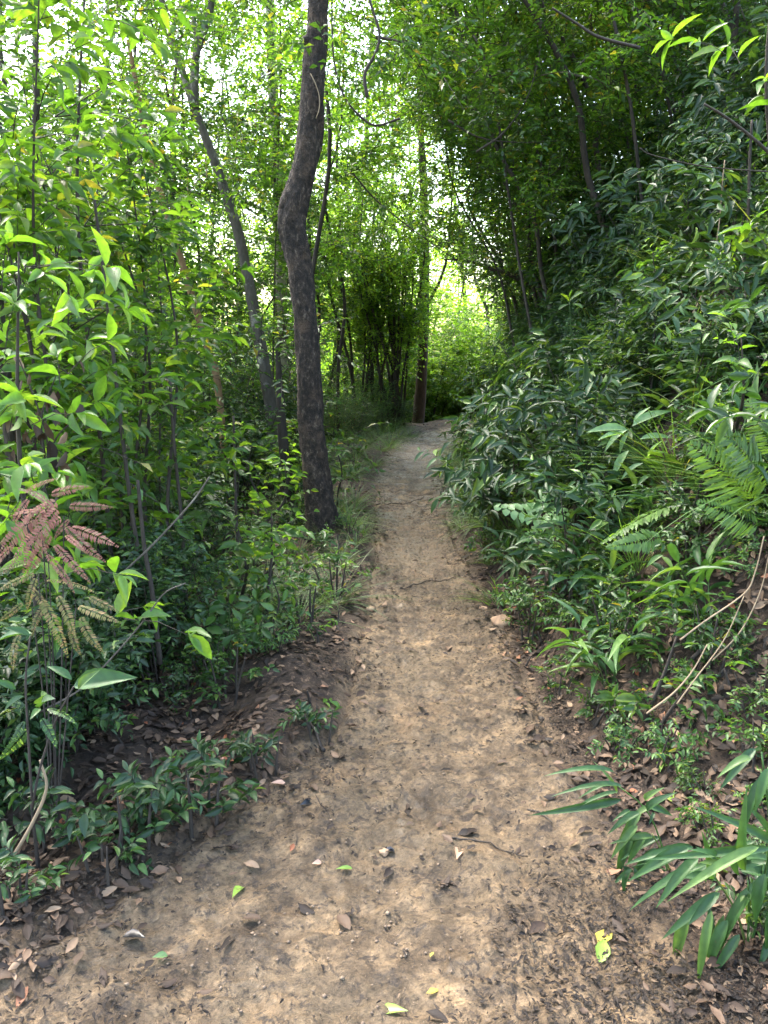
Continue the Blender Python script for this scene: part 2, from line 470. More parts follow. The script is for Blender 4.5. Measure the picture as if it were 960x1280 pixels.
def single(name, me, loc, label, cat, group=None, rot=(0, 0, 0), scale=1):
    o = link(name, me)
    o.location = loc; o.rotation_euler = rot; o.scale = (scale,) * 3
    return tag(o, label, cat, group)


# ---- setting
def grid(xs, ys, zf):
    X, Y = np.meshgrid(xs, ys)
    Z = zf(X, Y)
    n, m = X.shape
    idx = np.arange(n * m).reshape(n, m)
    q = np.stack([idx[:-1, :-1], idx[:-1, 1:], idx[1:, 1:], idx[1:, :-1]], -1).reshape(-1, 4)
    mb = MB(); mb.add(np.stack([X, Y, Z], -1), {4: q})
    return mb


def trail_attr(me):
    n = len(me.vertices); c = np.empty(n * 3, np.float32); me.vertices.foreach_get('co', c); c = c.reshape(-1, 3)
    u = np.abs(c[:, 0] - pc(c[:, 1])) / pw(c[:, 1])
    a = me.attributes.new('trail', 'FLOAT', 'POINT'); a.data.foreach_set('value', np.clip(.5 + (1.0 - u) * 2.2, 0, 1).astype(np.float32))
    return me


def geo(a, b, n): return np.geomspace(a, b, n)


xs = np.r_[-geo(5, 400, 45)[::-1], np.arange(-4.95, 6, .05), geo(6, 400, 45)]
ys = np.r_[-geo(2.5, 300, 25)[::-1], np.arange(-2.4, 8, .05), np.arange(8, 24, .16), geo(24, 500, 50)]


def zground(X, Y):
    z = height(X, Y)
    u = np.abs(X - pc(Y)) / pw(Y)
    return z - .05 * np.clip((1.0 - u) * 6, 0, 1)


tag(link('ground', trail_attr(grid(xs, ys, zground).mesh('ground', M['soil']))), kind='structure')

ty = np.r_[np.arange(-2, 1.2, .08), np.arange(1.2, 5, .011), np.arange(5, 9, .03), np.arange(9, 23, .08)]
tt = np.linspace(-1.06, 1.06, 150)
TT, TY = np.meshgrid(tt, ty)


def edge(y, sg): return pw(y) * (1 + .22 * fbm(y * 1.7 + sg * 9, y * 0 + 3.3 * sg))


def trail_z(x, y, t):
    foot = fbm(x * 4.5, y * 4.5, 4) * .036 + fbm(x * 15, y * 15, 4) * .024 + np.abs(fbm(x * 34, y * 34, 2)) * .016
    return height(x, y) + .004 + foot * np.clip((1.08 - np.abs(t)) * 6, 0, 1) - .03 * np.clip((np.abs(t) - .9) * 8, 0, 1)


def surf(x, y):
    """what one walks on: the trail where it lies on top, else the ground"""
    x = np.asarray(x, float); y = np.asarray(y, float)
    u = x - pc(y); t = u / edge(y, np.sign(u))
    return np.where((np.abs(t) < 1.05) & (y < 22), np.maximum(trail_z(x, y, t), zground(x, y)), zground(x, y))


TX = pc(TY) + TT * edge(TY, np.sign(TT))
TZ = trail_z(TX, TY, TT)
idx = np.arange(TT.size).reshape(TT.shape)
pmb = MB(); pmb.add(np.stack([TX, TY, TZ], -1), {4: np.stack([idx[:-1, :-1], idx[:-1, 1:], idx[1:, 1:], idx[1:, :-1]], -1).reshape(-1, 4)})
tag(link('path', trail_attr(pmb.mesh('path', M['soil']))), kind='structure')

# ------------------------------------------------------------------ specific trees
def px_tree(name, pix, Y, mat, label, leafm='leaf', base=None, top=None, group=None, Yend=None, rough=.12, k=10, res=40, **kw):
    """pix: [(x, y, width px)] from base to top at depth Y (running to Yend); optional world points added on top"""
    n = len(pix)
    P, rad = [], []
    for i, (x, y, w) in enumerate(pix):
        yy = Y if Yend is None else Y + (Yend - Y) * i / (n - 1)
        p = at(x, y, yy); dep = project(p)[2]
        P.append(p); rad.append(w / 2 * dep / F)
    P = np.array(P)
    if base is not None:
        P = np.vstack([np.array(base), P]); rad = [rad[0] * 1.25] + rad
    if top is not None:
        for (dx, dy, dz, r) in top:
            P = np.vstack([P, P[-1] + np.array([dx, dy, dz])]); rad.append(r)
    o = P[0].copy()
    wood, leaf = branchy(np.random.default_rng(len(label) * 7), P - o, rad, k=k, rough=rough, res=res, **kw)
    return thing(name, [('trunk', wood.mesh('trunk', M[mat])), ('crown', leaf.mesh('crown', M[leafm]))], o, label, 'tree', group)


# ---- the big dark tree left of the trail
def main_tree():
    Y = 6.15
    pix = [(416, 704, 92), (412, 690, 64), (407, 672, 50), (400, 630, 41), (392, 570, 36), (387, 500, 34), (385, 440, 33), (380, 380, 32), (372, 320, 33), (365, 275, 38),
           (370, 245, 37), (380, 210, 33), (387, 170, 32), (391, 120, 31), (394, 70, 30), (397, 30, 28), (398, 0, 27), (400, -60, 26)]
    P = np.array([at(x, y, Y) for x, y, w in pix]); rad = np.array([w / 2 * project(p)[2] / F for p, (x, y, w) in zip(P, pix)])
    rad[3:] *= .92
    P[0, 2] = hz(P[0, 0], P[0, 1]) - .06
    P = np.vstack([P, P[-1] + [.1, .1, .9], P[-1] + [-.2, .3, 2.2], P[-1] + [-.1, .3, 3.6]]); rad = np.r_[rad, .075, .055, .03]
    o = P[0].copy()
    rng = np.random.default_rng(5)
    wood, leaf = branchy(rng, P - o, rad, 30, .70, 1, 2.4, (0, 45), 11, .55, 10, T_FAR, .085, .034, k=40, rough=.20, res=190, thick=.004)
    t = link('tree', None); t.location = o
    tag(t, 'big dark crooked tree with a knot, rising at the left edge of the trail', 'tree')
    link('trunk', wood.mesh('trunk', M['bark_main']), t)
    link('crown', leaf.mesh('crown', M['leaf']), t)
    # knots and broken stubs, sunk into the trunk
    for (x, y, dx, dy, r) in ((366, 258, -17, -3, .050), (388, 48, -10, 3, .034)):
        a = at(x, y, Y - .02) - o; b = at(x + dx, y + dy, Y - .05) - o
        mb = MB(); q = curve([a, (a + b) / 2 + [0, -.005, -.008], b], 8)
        tube(mb, q, np.array([1.3, 1.15, 1.0, .92, .88, .9, .8, .35]) * r, 14, .3, rng)
        link('knot', mb.mesh('knot', M['bark_main']), t)
    # pale creeper thread on the bark
    c = curve([at(x, y, Y - .125) - o for x, y in ((388, 92), (394, 104), (399, 120), (399, 136), (395, 148))], 14)
    mb = MB(); tube(mb, c, np.full(14, .004), 5)
    link('creeper', mb.mesh('creeper', M['straw']), t)
    return t


MAIN = main_tree()

crownk = dict(nlimb=16, t0=.55, t1=1, llen=1.9, elev=(0, 55), nsub=9, tlen=.55, nleaf=9, tpl=T_FAR, L=.09, W=.036, thick=.004)
# forked tree left of it
def forked():
    Y = 10
    stem = [(348, 620, 19), (340, 520, 17), (327, 440, 16), (314, 370, 14), (300, 300, 13), (280, 235, 12), (262, 185, 11), (244, 138, 10)]
    P = [at(x, y, Y) for x, y, w in stem]; rad = [w / 2 * project(p)[2] / F for p, (x, y, w) in zip(P, stem)]
    P[0][2] = hz(P[0][0], Y) - .1
    o = P[0].copy(); rng = np.random.default_rng(8)
    wood, leaf = branchy(rng, np.array(P) - o, rad, 3, .75, .95, .8, (10, 50), 4, .4, 7, T_FAR, .09, .036, k=12, rough=.1, res=60, thick=.004)
    for br in ([(244, 138, 11), (230, 95, 8), (214, 50, 8), (200, -10, 7), (188, -70, 5)], [(243, 142, 11), (243, 100, 10), (246, 65, 9), (260, 25, 8), (266, -20, 7), (262, -90, 5)],
               [(247, 72, 6), (244, 40, 5), (240, 8, 4), (228, -40, 3)]):
        Q = np.array([at(x, y, Y + .1 * i) for i, (x, y, w) in enumerate(br)]) - o
        rr = [w / 2 * 10.3 / F for x, y, w in br]
        w2, l2 = branchy(rng, Q, rr, 9, .55, 1, 1.2, (0, 50), 6, .45, 8, T_FAR, .09, .036, k=8, rough=.1, res=24, thick=.004)
        for a, b in ((wood, w2), (leaf, l2)):
            for k, f in b.f.items(): a.f.setdefault(k, []).extend([x + a.n for x in f])
            a.v += b.v; a.n += b.n
    t = link('tree', None); t.location = o
    tag(t, 'slender grey tree whose trunk leans left and forks high against the white sky', 'tree')
    link('trunk', wood.mesh('trunk', M['bark_grey']), t); link('crown', leaf.mesh('crown', M['leaf_far']), t)


forked()
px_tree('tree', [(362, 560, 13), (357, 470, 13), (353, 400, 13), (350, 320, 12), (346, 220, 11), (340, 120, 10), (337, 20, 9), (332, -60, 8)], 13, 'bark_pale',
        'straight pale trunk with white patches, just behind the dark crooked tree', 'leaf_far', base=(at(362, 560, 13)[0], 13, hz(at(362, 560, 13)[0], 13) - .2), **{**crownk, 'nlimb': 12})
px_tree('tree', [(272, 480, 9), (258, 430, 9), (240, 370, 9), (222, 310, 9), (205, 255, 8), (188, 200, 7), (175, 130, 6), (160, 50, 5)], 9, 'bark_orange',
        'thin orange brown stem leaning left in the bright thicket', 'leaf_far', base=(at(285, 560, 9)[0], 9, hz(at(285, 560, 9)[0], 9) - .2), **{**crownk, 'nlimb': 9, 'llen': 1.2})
px_tree('tree', [(368, 650, 15), (362, 610, 14), (355, 560, 13), (351, 510, 11), (349, 470, 8), (346, 430, 5)], 7.2, 'bark',
        'short dark stem in the leaves directly left of the dark crooked tree', 'leaf', base=(at(368, 650, 7.2)[0], 7.2, hz(at(368, 650, 7.2)[0], 7.2) - .1),
        **{**crownk, 'nlimb': 12, 't0': .4, 'llen': .9, 'nsub': 7})
px_tree('tree', [(519, 555, 18), (523, 520, 15), (527, 470, 14), (529, 420, 13), (530, 370, 13), (531, 320, 12), (530, 250, 10), (526, 160, 8), (522, 60, 6)], 16.5, 'bark_red',
        'reddish straight tree standing beside the trail where it bends out of sight', 'leaf', rough=.12,
        **{**crownk, 'nlimb': 20, 't0': .72, 'llen': 2.0, 'nsub': 10, 'L': .1, 'W': .042})
px_tree('tree', [(8, 760, 26), (8, 690, 24), (20, 600, 22), (12, 520, 20), (2, 440, 17), (-6, 340, 14), (-14, 220, 10), (-20, 80, 7)], 3.9, 'bark',
        'dark leaning trunk at the photo edge behind the pink dead fern', 'leaf', base=(at(10, 800, 3.9)[0], 3.9, hz(at(10, 800, 3.9)[0], 3.9) - .1), **{**crownk, 't0': .35, 'llen': .8, 'nsub': 5})
# arching tree over the trail from the right bank
px_tree('tree', [(778, 430, 13), (750, 400, 12), (720, 385, 11), (690, 368, 9), (655, 350, 8), (620, 338, 6), (585, 326, 4), (555, 324, 2)], 9.5, 'bark',
        'dark branchy tree arching from the right bank low over the trail', 'leaf_small', Yend=10.5,
        **{**crownk, 'nlimb': 22, 't0': .3, 'llen': 1.1, 'elev': (-10, 60), 'nsub': 9, 'L': .06, 'W': .026, 'tlen': .4, 'nleaf': 10})

# dark many-stemmed clump at the far end
def clump():
    o = at(487, 535, 15.5); o[2] = hz(o[0], 15.5) - .05
    rng = np.random.default_rng(21)
    t = link('tree', None); t.location = o
    tag(t, 'dense clump of many thin dark stems fanning up left of the reddish tree', 'tree')
    leaf = MB()
    for i in range(26):
        a = rng.uniform(-.62, .4); b = rng.uniform(-.3, .3)
        s = np.array([rng.uniform(-.62, .35), rng.uniform(-.4, .4), 0])
        H = rng.uniform(2.4, 4.6)
        pts = [s, s + [a * .5 * .9, b * .3, H * .33], s + [a * 1.1 + rng.normal() * .1, b * .7, H * .7], s + [a * 1.7 + rng.normal() * .15, b, H]]
        w, l = branchy(rng, pts, np.array([.034, .026, .018, .008]) * rng.uniform(.7, 1.3), 9, .38, 1, .8, (0, 60), 9, .35, 8, T_FAR, .085, .036, k=5, res=12, thick=.004)
        for k, f in l.f.items(): leaf.f.setdefault(k, []).extend([x + leaf.n for x in f])
        leaf.v += l.v; leaf.n += l.n
        link('stem', w.mesh('stem', M['bark']), t)
    link('crown', leaf.mesh('crown', M['leaf_far']), t)


clump()

# ------------------------------------------------------------------ plant kinds (mesh data shared by the copies)
def variants(n, fn, **kw):
    return [fn(np.random.default_rng(100 + 13 * i + len(kw) * 7), **kw) for i in range(n)]


def v_sapling(rng, H=2.4, L=.105, W=.042, leafm='leaf', tpl=T_NEAR, nl=16, whorl=0, nsub=4, nleaf=6, bark='bark', t0=.2, llen=.55):
    x, y = rng.normal(size=2) * .14
    pts = [(0, 0, -.1), (x * .3, y * .3, H * .3), (x, y, H * .65), (x * .6 + rng.normal() * .1, y, H)]
    w, l = branchy(rng, pts, [.013, .011, .008, .003], nl, t0, 1, llen, (10, 60), nsub, .26, nleaf, tpl, L, W, k=6, res=18, shape='dome', thick=.0022, whorl=whorl, sag=.3)
    return [('stem', w.mesh('stem', M[bark])), ('foliage', l.mesh('foliage', M[leafm]))]


def v_shrub(rng, H=1.1, L=.06, W=.026, leafm='leaf_small', tpl=T_MID, ns=7, nl=8, nsub=5, nleaf=8, spread=.5, tl=.24):
    W_, F_ = MB(), MB()
    for i in range(ns):
        a = i * 2.4 + rng.random(); s = spread * rng.uniform(.4, 1)
        h = H * rng.uniform(.65, 1.05)
        b = np.array([math.cos(a) * .06, math.sin(a) * .06, -.06])
        e = np.array([math.cos(a) * s, math.sin(a) * s, h])
        w, l = branchy(rng, [b, b * .5 + e * .45 + [0, 0, h * .08], e], [.009, .007, .003], nl, .15, 1, H * .32, (-5, 60), nsub, tl, nleaf, tpl, L, W, k=5, res=10, shape='even', thick=.0018)
        for A, B in ((W_, w), (F_, l)):
            for k, f in B.f.items(): A.f.setdefault(k, []).extend([x + A.n for x in f])
            A.v += B.v; A.n += B.n
    return [('stem', W_.mesh('stem', M['bark'])), ('foliage', F_.mesh('foliage', M[leafm]))]


def v_tuft(rng, n=80, L=.40, W=.0062, mat='grass', spread=.07, erect=(25, 80)):
    mb = MB()
    a = rng.random(n) * 2 * math.pi; e = np.radians(rng.uniform(*erect, n)); r = spread * np.sqrt(rng.random(n))
    P = np.c_[np.cos(a) * r, np.sin(a) * r, np.full(n, -.02)]
    D = np.c_[np.cos(a) * np.cos(e), np.sin(a) * np.cos(e), np.sin(e)]
    up = np.c_[-np.cos(a) * np.sin(e), -np.sin(a) * np.sin(e), np.cos(e)] + rng.normal(size=(n, 3)) * .2
    put(mb, T_BLADE, P, D, up, L * rng.uniform(.5, 1.15, n), W * rng.uniform(.7, 1.2, n))
    return mb.mesh('grass_tuft', M[mat])


def v_strap(rng, ns=5, H=.30, L=.20, W=.036, nl=7, mat='strap'):
    """arching stems with drooping lance leaves on both sides (bamboo grass)"""
    W_, F_ = MB(), MB()
    for i in range(ns):
        a = i * 2.4 + rng.random() * .8; s = rng.uniform(.1, .26) * H / .3
        e = np.array([math.cos(a) * s, math.sin(a) * s, H * rng.uniform(.6, 1.1)])
        q = curve([(0, 0, -.04), tuple(e * .5 + [0, 0, H * .12]), tuple(e)], 9)
        tube(W_, q, np.linspace(.0035, .0015, 9), 5)
        for k in range(nl):
            t = .25 + .75 * k / (nl - 1); j = min(int(t * 8), 7); p = q[j] + (q[j + 1] - q[j]) * (t * 8 - j)
            tg = nrm(q[j + 1] - q[j]); sd = nrm(np.cross(tg, [0, 0, 1.]) + rng.normal(size=3) * .3) * (1 if k % 2 else -1)
            d = tg * .6 + sd * (.9 if k < nl - 1 else .1) + [0, 0, .25]
            put(F_, T_STRAP, p[None], nrm(d)[None], np.array([[0, 0, 1.]]) + rng.normal(size=(1, 3)) * .2, [L * rng.uniform(.7, 1.15)], [W * rng.uniform(.8, 1.15)])
    return [('stem', W_.mesh('stem', M['grass'])), ('foliage', F_.mesh('foliage', M[mat]))]


def frond_mesh(rng, L=.5, pl=.10, pwid=.013, n=26, arch=.5, mat='fern', two=False, lift=.7, comb=False):
    """one pinnate frond in the +Y / +Z plane, arching over"""
    mb = MB()
    t = np.linspace(0, 1, 61)
    q = np.c_[rng.normal() * .04 * t * t, L * t * math.cos(lift) + 0 * t, L * (t * math.sin(lift) - arch * t ** 2.2)]
    tube(mb, q, np.linspace(.0032, .0008, 61) * (L / .5) ** .5, 4)
    for k in range(n):
        s = (.06 + .94 * (k + .5) / n) if comb else .2 + .8 * (k + .5) / n
        j = min(int(round(s * 60)), 59); p = q[j]; tg = nrm(q[j + 1] - q[j])
        prof = min(1, (s - .12) * 4.5) * (1 - s) ** .75 * 1.35 + .06
        if comb: prof = min(1, .45 + s * 2.5) * min(1, (1 - s) * 2.2 + .12)
        for sd in (-1, 1):
            side = np.array([sd, 0, 0.])
            d = nrm(side + tg * .45 + rng.normal(size=3) * .06)
            nn = np.cross(np.array([1., 0, 0]), tg) + rng.normal(size=3) * .12
            ln = pl * prof * rng.uniform(.9, 1.08)
            if two:
                m = max(4, int(ln / .011))
                u = (np.arange(m) + .6) / m
                P = p + d * (ln * u)[:, None] - nn * (.12 * ln * u ** 2)[:, None]
                pd = np.cross(nn, d)
                for s2 in (-1, 1):
                    put(mb, T_FAR, P, np.repeat((pd * s2 + d * .5)[None], m, 0), np.repeat(nn[None], m, 0), .020 * (1 - .6 * u) + .003, .0085)
                put(mb, T_PINNA, p[None], d[None], nn[None], [ln], [.003])
            else:
                put(mb, T_PINNA, p[None], d[None], nn[None], [ln], [pwid])
    return mb.mesh('frond', M[mat])


def fern(loc, n, meshes, label, group=None, scale=1, az=None, tilt=(0, 0), rng=RNG):
    e = link('fern', None); e.location = loc; e.scale = (scale,) * 3
    tag(e, label, 'fern', group)
    for i in range(n):
        f = link('frond', meshes[i % len(meshes)], e)
        a = (i * 2.4 + rng.random() * .5) if az is None else math.radians(az[i])
        f.rotation_euler = (rng.normal() * .15 + tilt[0], rng.normal() * .1, a)
        f.location = (0, 0, 0)
        s = rng.uniform(.75, 1.1); f.scale = (s, s, s)
    return e


SAP = [v_sapling(np.random.default_rng(200 + i), H=2.6 + .25 * i, L=.115, W=.045, leafm='leaf_mid' if i % 2 else 'leaf') for i in range(4)]
SAPW = [v_sapling(np.random.default_rng(230 + i), H=1.9 + .3 * i, L=.115, W=.043, leafm='leaf_light', tpl=T_NEAR, nl=15, whorl=5, nsub=2, nleaf=7, llen=.45) for i in range(3)]
SAPL = [v_sapling(np.random.default_rng(275 + i), H=.75, L=.095, W=.042, leafm='leaf_light' if i < 2 else 'leaf', tpl=T_NEAR, nl=6, nsub=1, nleaf=5, llen=.16, t0=.3) for i in range(4)]
SAPR = [v_sapling(np.random.default_rng(245 + i), H=1.9 + .3 * i, L=.16, W=.05, leafm='leaf_light' if i == 2 else 'leaf', tpl=T_NEAR, nl=7, whorl=5, nsub=2, nleaf=6, llen=.5) for i in range(3)]
SAPD = [v_sapling(np.random.default_rng(260 + i), H=3.0 + .4 * i, L=.08, W=.036, leafm='leaf_mid', tpl=T_MID, nl=22, nsub=5, nleaf=8, llen=.65, t0=.24) for i in range(4)]
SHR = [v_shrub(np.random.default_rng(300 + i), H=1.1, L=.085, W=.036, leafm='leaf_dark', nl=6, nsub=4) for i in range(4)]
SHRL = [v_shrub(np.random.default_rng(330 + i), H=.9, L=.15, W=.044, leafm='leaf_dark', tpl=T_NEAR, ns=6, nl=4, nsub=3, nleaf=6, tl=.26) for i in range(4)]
SHRS = [v_shrub(np.random.default_rng(360 + i), H=1.3, L=.045, W=.020, leafm='leaf_small', ns=8, nl=9, nsub=6, nleaf=9) for i in range(3)]
SHRB = [v_shrub(np.random.default_rng(375 + i), H=1.3, L=.07, W=.03, leafm='leaf_light', tpl=T_FAR, ns=8, nl=9, nsub=6, nleaf=9) for i in range(2)]
LOW = [v_shrub(np.random.default_rng(390 + i), H=.32, L=.055, W=.024, leafm='leaf_small', ns=5, nl=3, nsub=2, nleaf=6, spread=.18, tl=.12) for i in range(4)]
LOWD = [v_shrub(np.random.default_rng(420 + i), H=.26, L=.075, W=.030, leafm='leaf_dark', tpl=T_NEAR, ns=4, nl=2, nsub=1, nleaf=6, spread=.14, tl=.12) for i in range(3)]
STR = [v_strap(np.random.default_rng(450 + i)) for i in range(4)]
TUF = [v_tuft(np.random.default_rng(480 + i)) for i in range(4)]
SEED = [v_shrub(np.random.default_rng(510 + i), H=.12, L=.05, W=.022, leafm='leaf_light', tpl=T_NEAR, ns=1, nl=1, nsub=0, nleaf=6, spread=.03, tl=.07) for i in range(3)]


def v_tree(rng, H=7, r=.06, nl=30, L=.08, W=.034, leafm='leaf_small', bark='bark', llen=1.1, lean=.0, t0=.3, nsub=9, nleaf=10, tlen=.45, elev=(0, 60)):
    x = rng.normal() * .25
    pts = [(0, 0, -.3), (lean * .1 * H + rng.normal() * .10, rng.normal() * .1, H * .15), (lean * .2 * H + x * .2, rng.normal() * .12, H * .3), (lean * .38 * H + rng.normal() * .14, rng.normal() * .15, H * .48), (lean * .55 * H + x, rng.normal() * .3, H * .65), (lean * H - x, rng.normal() * .5, H)]
    w, l = branchy(rng, pts, [r, r * .92, r * .82, r * .68, r * .5, r * .15], nl, t0, 1, llen, elev, nsub, tlen, nleaf, T_FAR, L, W, k=6, res=20, rough=.06, shape='ball', thick=.0035)
    return [('trunk', w.mesh('trunk', M[bark])), ('crown', l.mesh('crown', M[leafm]))]


SLIM = [v_tree(np.random.default_rng(600 + i), H=5.5 + .6 * i, r=.017, nl=26, L=.068, W=.031, llen=1.35, leafm='leaf_mid', lean=-.32, t0=.34, tlen=.30, nsub=20) for i in range(5)]
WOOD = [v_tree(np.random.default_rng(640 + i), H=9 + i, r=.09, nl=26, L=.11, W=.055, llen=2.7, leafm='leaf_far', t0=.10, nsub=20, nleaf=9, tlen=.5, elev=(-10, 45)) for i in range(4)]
TALL = [v_tree(np.random.default_rng(700 + i), H=9.5 + .7 * i, r=.05, nl=44, L=.10, W=.045, llen=3.0, lean=.06, t0=.42, nsub=18, nleaf=10, tlen=.5, elev=(-10, 45)) for i in range(4)]
ARCH = [v_tree(np.random.default_rng(720 + i), H=4.6 + .4 * i, r=.03, nl=20, L=.075, W=.036, llen=1.7, leafm='leaf_mid', lean=-.55, t0=.2, nsub=26, nleaf=10, tlen=.32, elev=(-15, 35)) for i in range(3)]
MIDT = [v_tree(np.random.default_rng(740 + i), H=6.5 + .7 * i, r=.034, nl=24, L=.085, W=.041, llen=1.9, t0=.26, nsub=24, nleaf=10, tlen=.36, elev=(-15, 40), leafm='leaf' if i else 'leaf_far') for i in range(3)]
HIGH = [v_tree(np.random.default_rng(760 + i), H=7.6 + .5 * i, r=.032, nl=22, L=.085, W=.042, llen=2.3, t0=.46, nsub=26, nleaf=10, tlen=.36, elev=(-15, 40), leafm='leaf_mid') for i in range(2)]
FAR = [v_tree(np.random.default_rng(670 + i), H=11 + i, r=.13, nl=34, L=.2, W=.11, llen=4.2, leafm='leaf_far', t0=.06, nsub=18, nleaf=8, tlen=.8, elev=(-10, 45)) for i in range(3)]


def scatter(n, region, mind, accept=None, rng=RNG, tries=60):
    """random points in a world box (x0,x1,y0,y1) kept mind apart; x is measured from the trail's centre"""
    pts = []
    x0, x1, y0, y1 = region
    for _ in range(n * tries):
        if len(pts) >= n: break
        y = rng.uniform(y0, y1); x = pc(y) + rng.uniform(x0, x1)
        if any((x - a) ** 2 + (y - b) ** 2 < mind * mind for a, b in pts): continue
        if accept is not None and not accept(x, y): continue
        pts.append((x, y))
    return pts


def inview(x, y, hgt, margin=120):
    z = hz(x, y)
    for zz in (z, z + hgt * .5, z + hgt):
        a, b, d = project((x, y, zz))
        if -margin < a < 960 + margin and -margin < b < 1280 + margin and d > 0: return True
    return False


PLANTED = []      # (object, kind phrase, zone) - labels are written once all stand


def zone(x, y):
    px, py, d = project((x, y, hz(x, y)))
    if x > pc(y):
        r = x - pc(y) - pw(y)
        hgt = 'low on right bank' if r < .75 else 'midway up right bank' if r < 2.2 else 'high on right bank'
        if y > 12: return hgt + ' at the bend'
        if y > 7.6: return hgt + ' before the bend'
        if y > 5.4: return hgt + ' opposite crooked tree'
        if y > 3.9: return hgt + ' by pinnate plant'
        return hgt + ' above strap clump'
    if y > 19: return 'beyond the bend'
    if y > 11.5: return 'near the many stemmed clump' if x > pc(y) - 3.2 else 'far down the left slope'
    if y > 7.4: return 'behind the crooked tree' if px > 330 else 'behind the forked tree' if y > 10 and px > 200 else 'deep in the left thicket'
    if px > 330: return 'in front of crooked tree' if y < 6.1 else 'beside the crooked tree'
    if px > 190: return 'between crooked tree and rosette plant' if y > 4.2 else 'around the rosette plant'
    return 'behind the pink dead fern' if y > 3.2 else 'around the pink dead fern'


ORD = 'first second third fourth fifth sixth seventh eighth ninth tenth eleventh twelfth thirteenth fourteenth fifteenth sixteenth seventeenth eighteenth nineteenth twentieth'.split()
ORD += ['twenty-' + a for a in ORD[:9]] + ['thirtieth'] + ['thirty-' + a for a in ORD[:9]]


def write_labels():
    sets = {}
    for o, ph, zn in PLANTED: sets.setdefault((ph, zn), []).append(o)
    for (ph, zn), os_ in sets.items():
        os_.sort(key=lambda o: o.location.y)
        for i, o in enumerate(os_):
            o['label'] = f'{ph} {zn}' if len(os_) == 1 else f'{ph} {zn}, {ORD[min(i, len(ORD) - 1)]} along trail'


def corridor(x, y, hgt):
    """keep the view to the forked tree, the pale trunk and the far bend open"""
    z = hz(x, y)
    px, py, d = project((x, y, z)); tx, tpy, td = project((x, y, z + hgt))
    if y < 10.6 and 215 < px < 352 and tpy < 430: return False
    if 11 < y < 19 and 505 < px < 660 and tpy < 515: return False
    if y > 8 and 548 < px < 648 and tpy < 425 and x > pc(y): return False
    if y < 6.3 and 325 < px < 450 and tpy < 655 and x < pc(y): return False
    if y < 15 and 352 < px < 470 and tpy < 470 and x < pc(y): return False
    return True


def plants(name, kinds, region, n, mind, hgt, phrase, cat, group, smin=.8, smax=1.2, lean=.1, gap=.1, yawless=None, leanx=0, pts=None):
    """individual plants of one kind"""
    if pts is None:
        pts = scatter(n, region, mind, lambda x, y: inview(x, y, hgt) and (abs(x - pc(y)) - pw(y)) > gap + (.45 if y > 8 and gap > .06 else .15 if y > 6.5 and gap > .15 else 0) and corridor(x, y, hgt))
    for (x, y) in pts:
        v = kinds[int(RNG.integers(len(kinds)))]
        s = RNG.uniform(smin, smax)
        rot = (RNG.normal() * lean, RNG.normal() * lean + leanx, RNG.uniform(0, 6.28) if yawless is None else RNG.normal() * yawless)
        if isinstance(v, list): o = thing(name, v, (x, y, hz(x, y) - .01), None, cat, group, rot, s)
        else: o = single(name, v, (x, y, hz(x, y) - .005), None, cat, group, rot, s)
        PLANTED.append((o, phrase, zone(x, y)))


# ---- far wood beyond the bend and down the left slope
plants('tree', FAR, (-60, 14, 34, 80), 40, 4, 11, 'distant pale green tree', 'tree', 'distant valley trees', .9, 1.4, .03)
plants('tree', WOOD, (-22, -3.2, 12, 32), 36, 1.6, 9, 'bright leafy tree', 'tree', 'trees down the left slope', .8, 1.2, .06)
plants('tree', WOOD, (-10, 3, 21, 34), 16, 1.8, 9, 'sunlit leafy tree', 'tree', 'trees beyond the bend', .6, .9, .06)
plants('fine_leaved_shrub', SHRB, (-9, 4, 18.5, 30), 60, .7, 1.3, 'sunlit fine leaved shrub', 'shrub', 'sunlit shrubs beyond the bend', 1.2, 2.4, .1)
# ---- tall trees whose crowns close over the trail
for (x, y) in ((-3.3, 7.8), (-4.1, 9.4), (-5.4, 10.6), (-3.4, 12.2), (-4.0, 14.4), (-4.9, 14.5), (-2.7, -1.2), (2.9, -.8), (-3.2, .9), (-2.9, 2.3), (.4, -3.2)):
    plants('tree', TALL, None, 0, 0, 9, 'tall high crowned tree', 'tree', 'tall trees shading the trail', .9, 1.12, .08, yawless=.3, pts=[(x, y)])
plants('tree', WOOD, None, 0, 0, 9, 'leafy mid green tree', 'tree', 'trees closing the view behind the crooked tree', .85, 1.05, .04,
       pts=[(-3.0, 16.5), (-1.3, 19.5), (-5.2, 18.5), (-2.4, 23.5), (-7, 16), (-6, 13)])
plants('tree', WOOD, None, 0, 0, 9, 'large pale leafy tree', 'tree', 'trees closing the view beyond the bend', 1.3, 1.5, .04, pts=[(-.9, 22), (.2, 27), (1.6, 31), (-2.2, 29), (3.2, 28), (-4.5, 26)])
plants('tree', MIDT, None, 0, 0, 7, 'thin leafy tree', 'tree', 'thin leafy trees beyond the crooked tree', .85, 1.1, .08,
       pts=[(-3.6, 10.8), (-4.6, 12.2), (-5.6, 10.2), (-6.6, 13.2), (-3.1, 13.6), (-7.6, 11.2), (-4.4, 16.2), (-8.6, 13.5), (-5.8, 15.2), (-1.0, 15.6), (-.3, 17.6), (-2.6, 15.8), (-1.6, 18.2)])
plants('tree', HIGH, None, 0, 0, 7, 'slim tree with crown over trail', 'tree', 'slim trees roofing the far trail', .95, 1.1, .05, pts=[(-1.12, 11.6), (-1.35, 13.9), (-.75, 12.8), (-.6, 15.2), (-1.0, 9.4)])
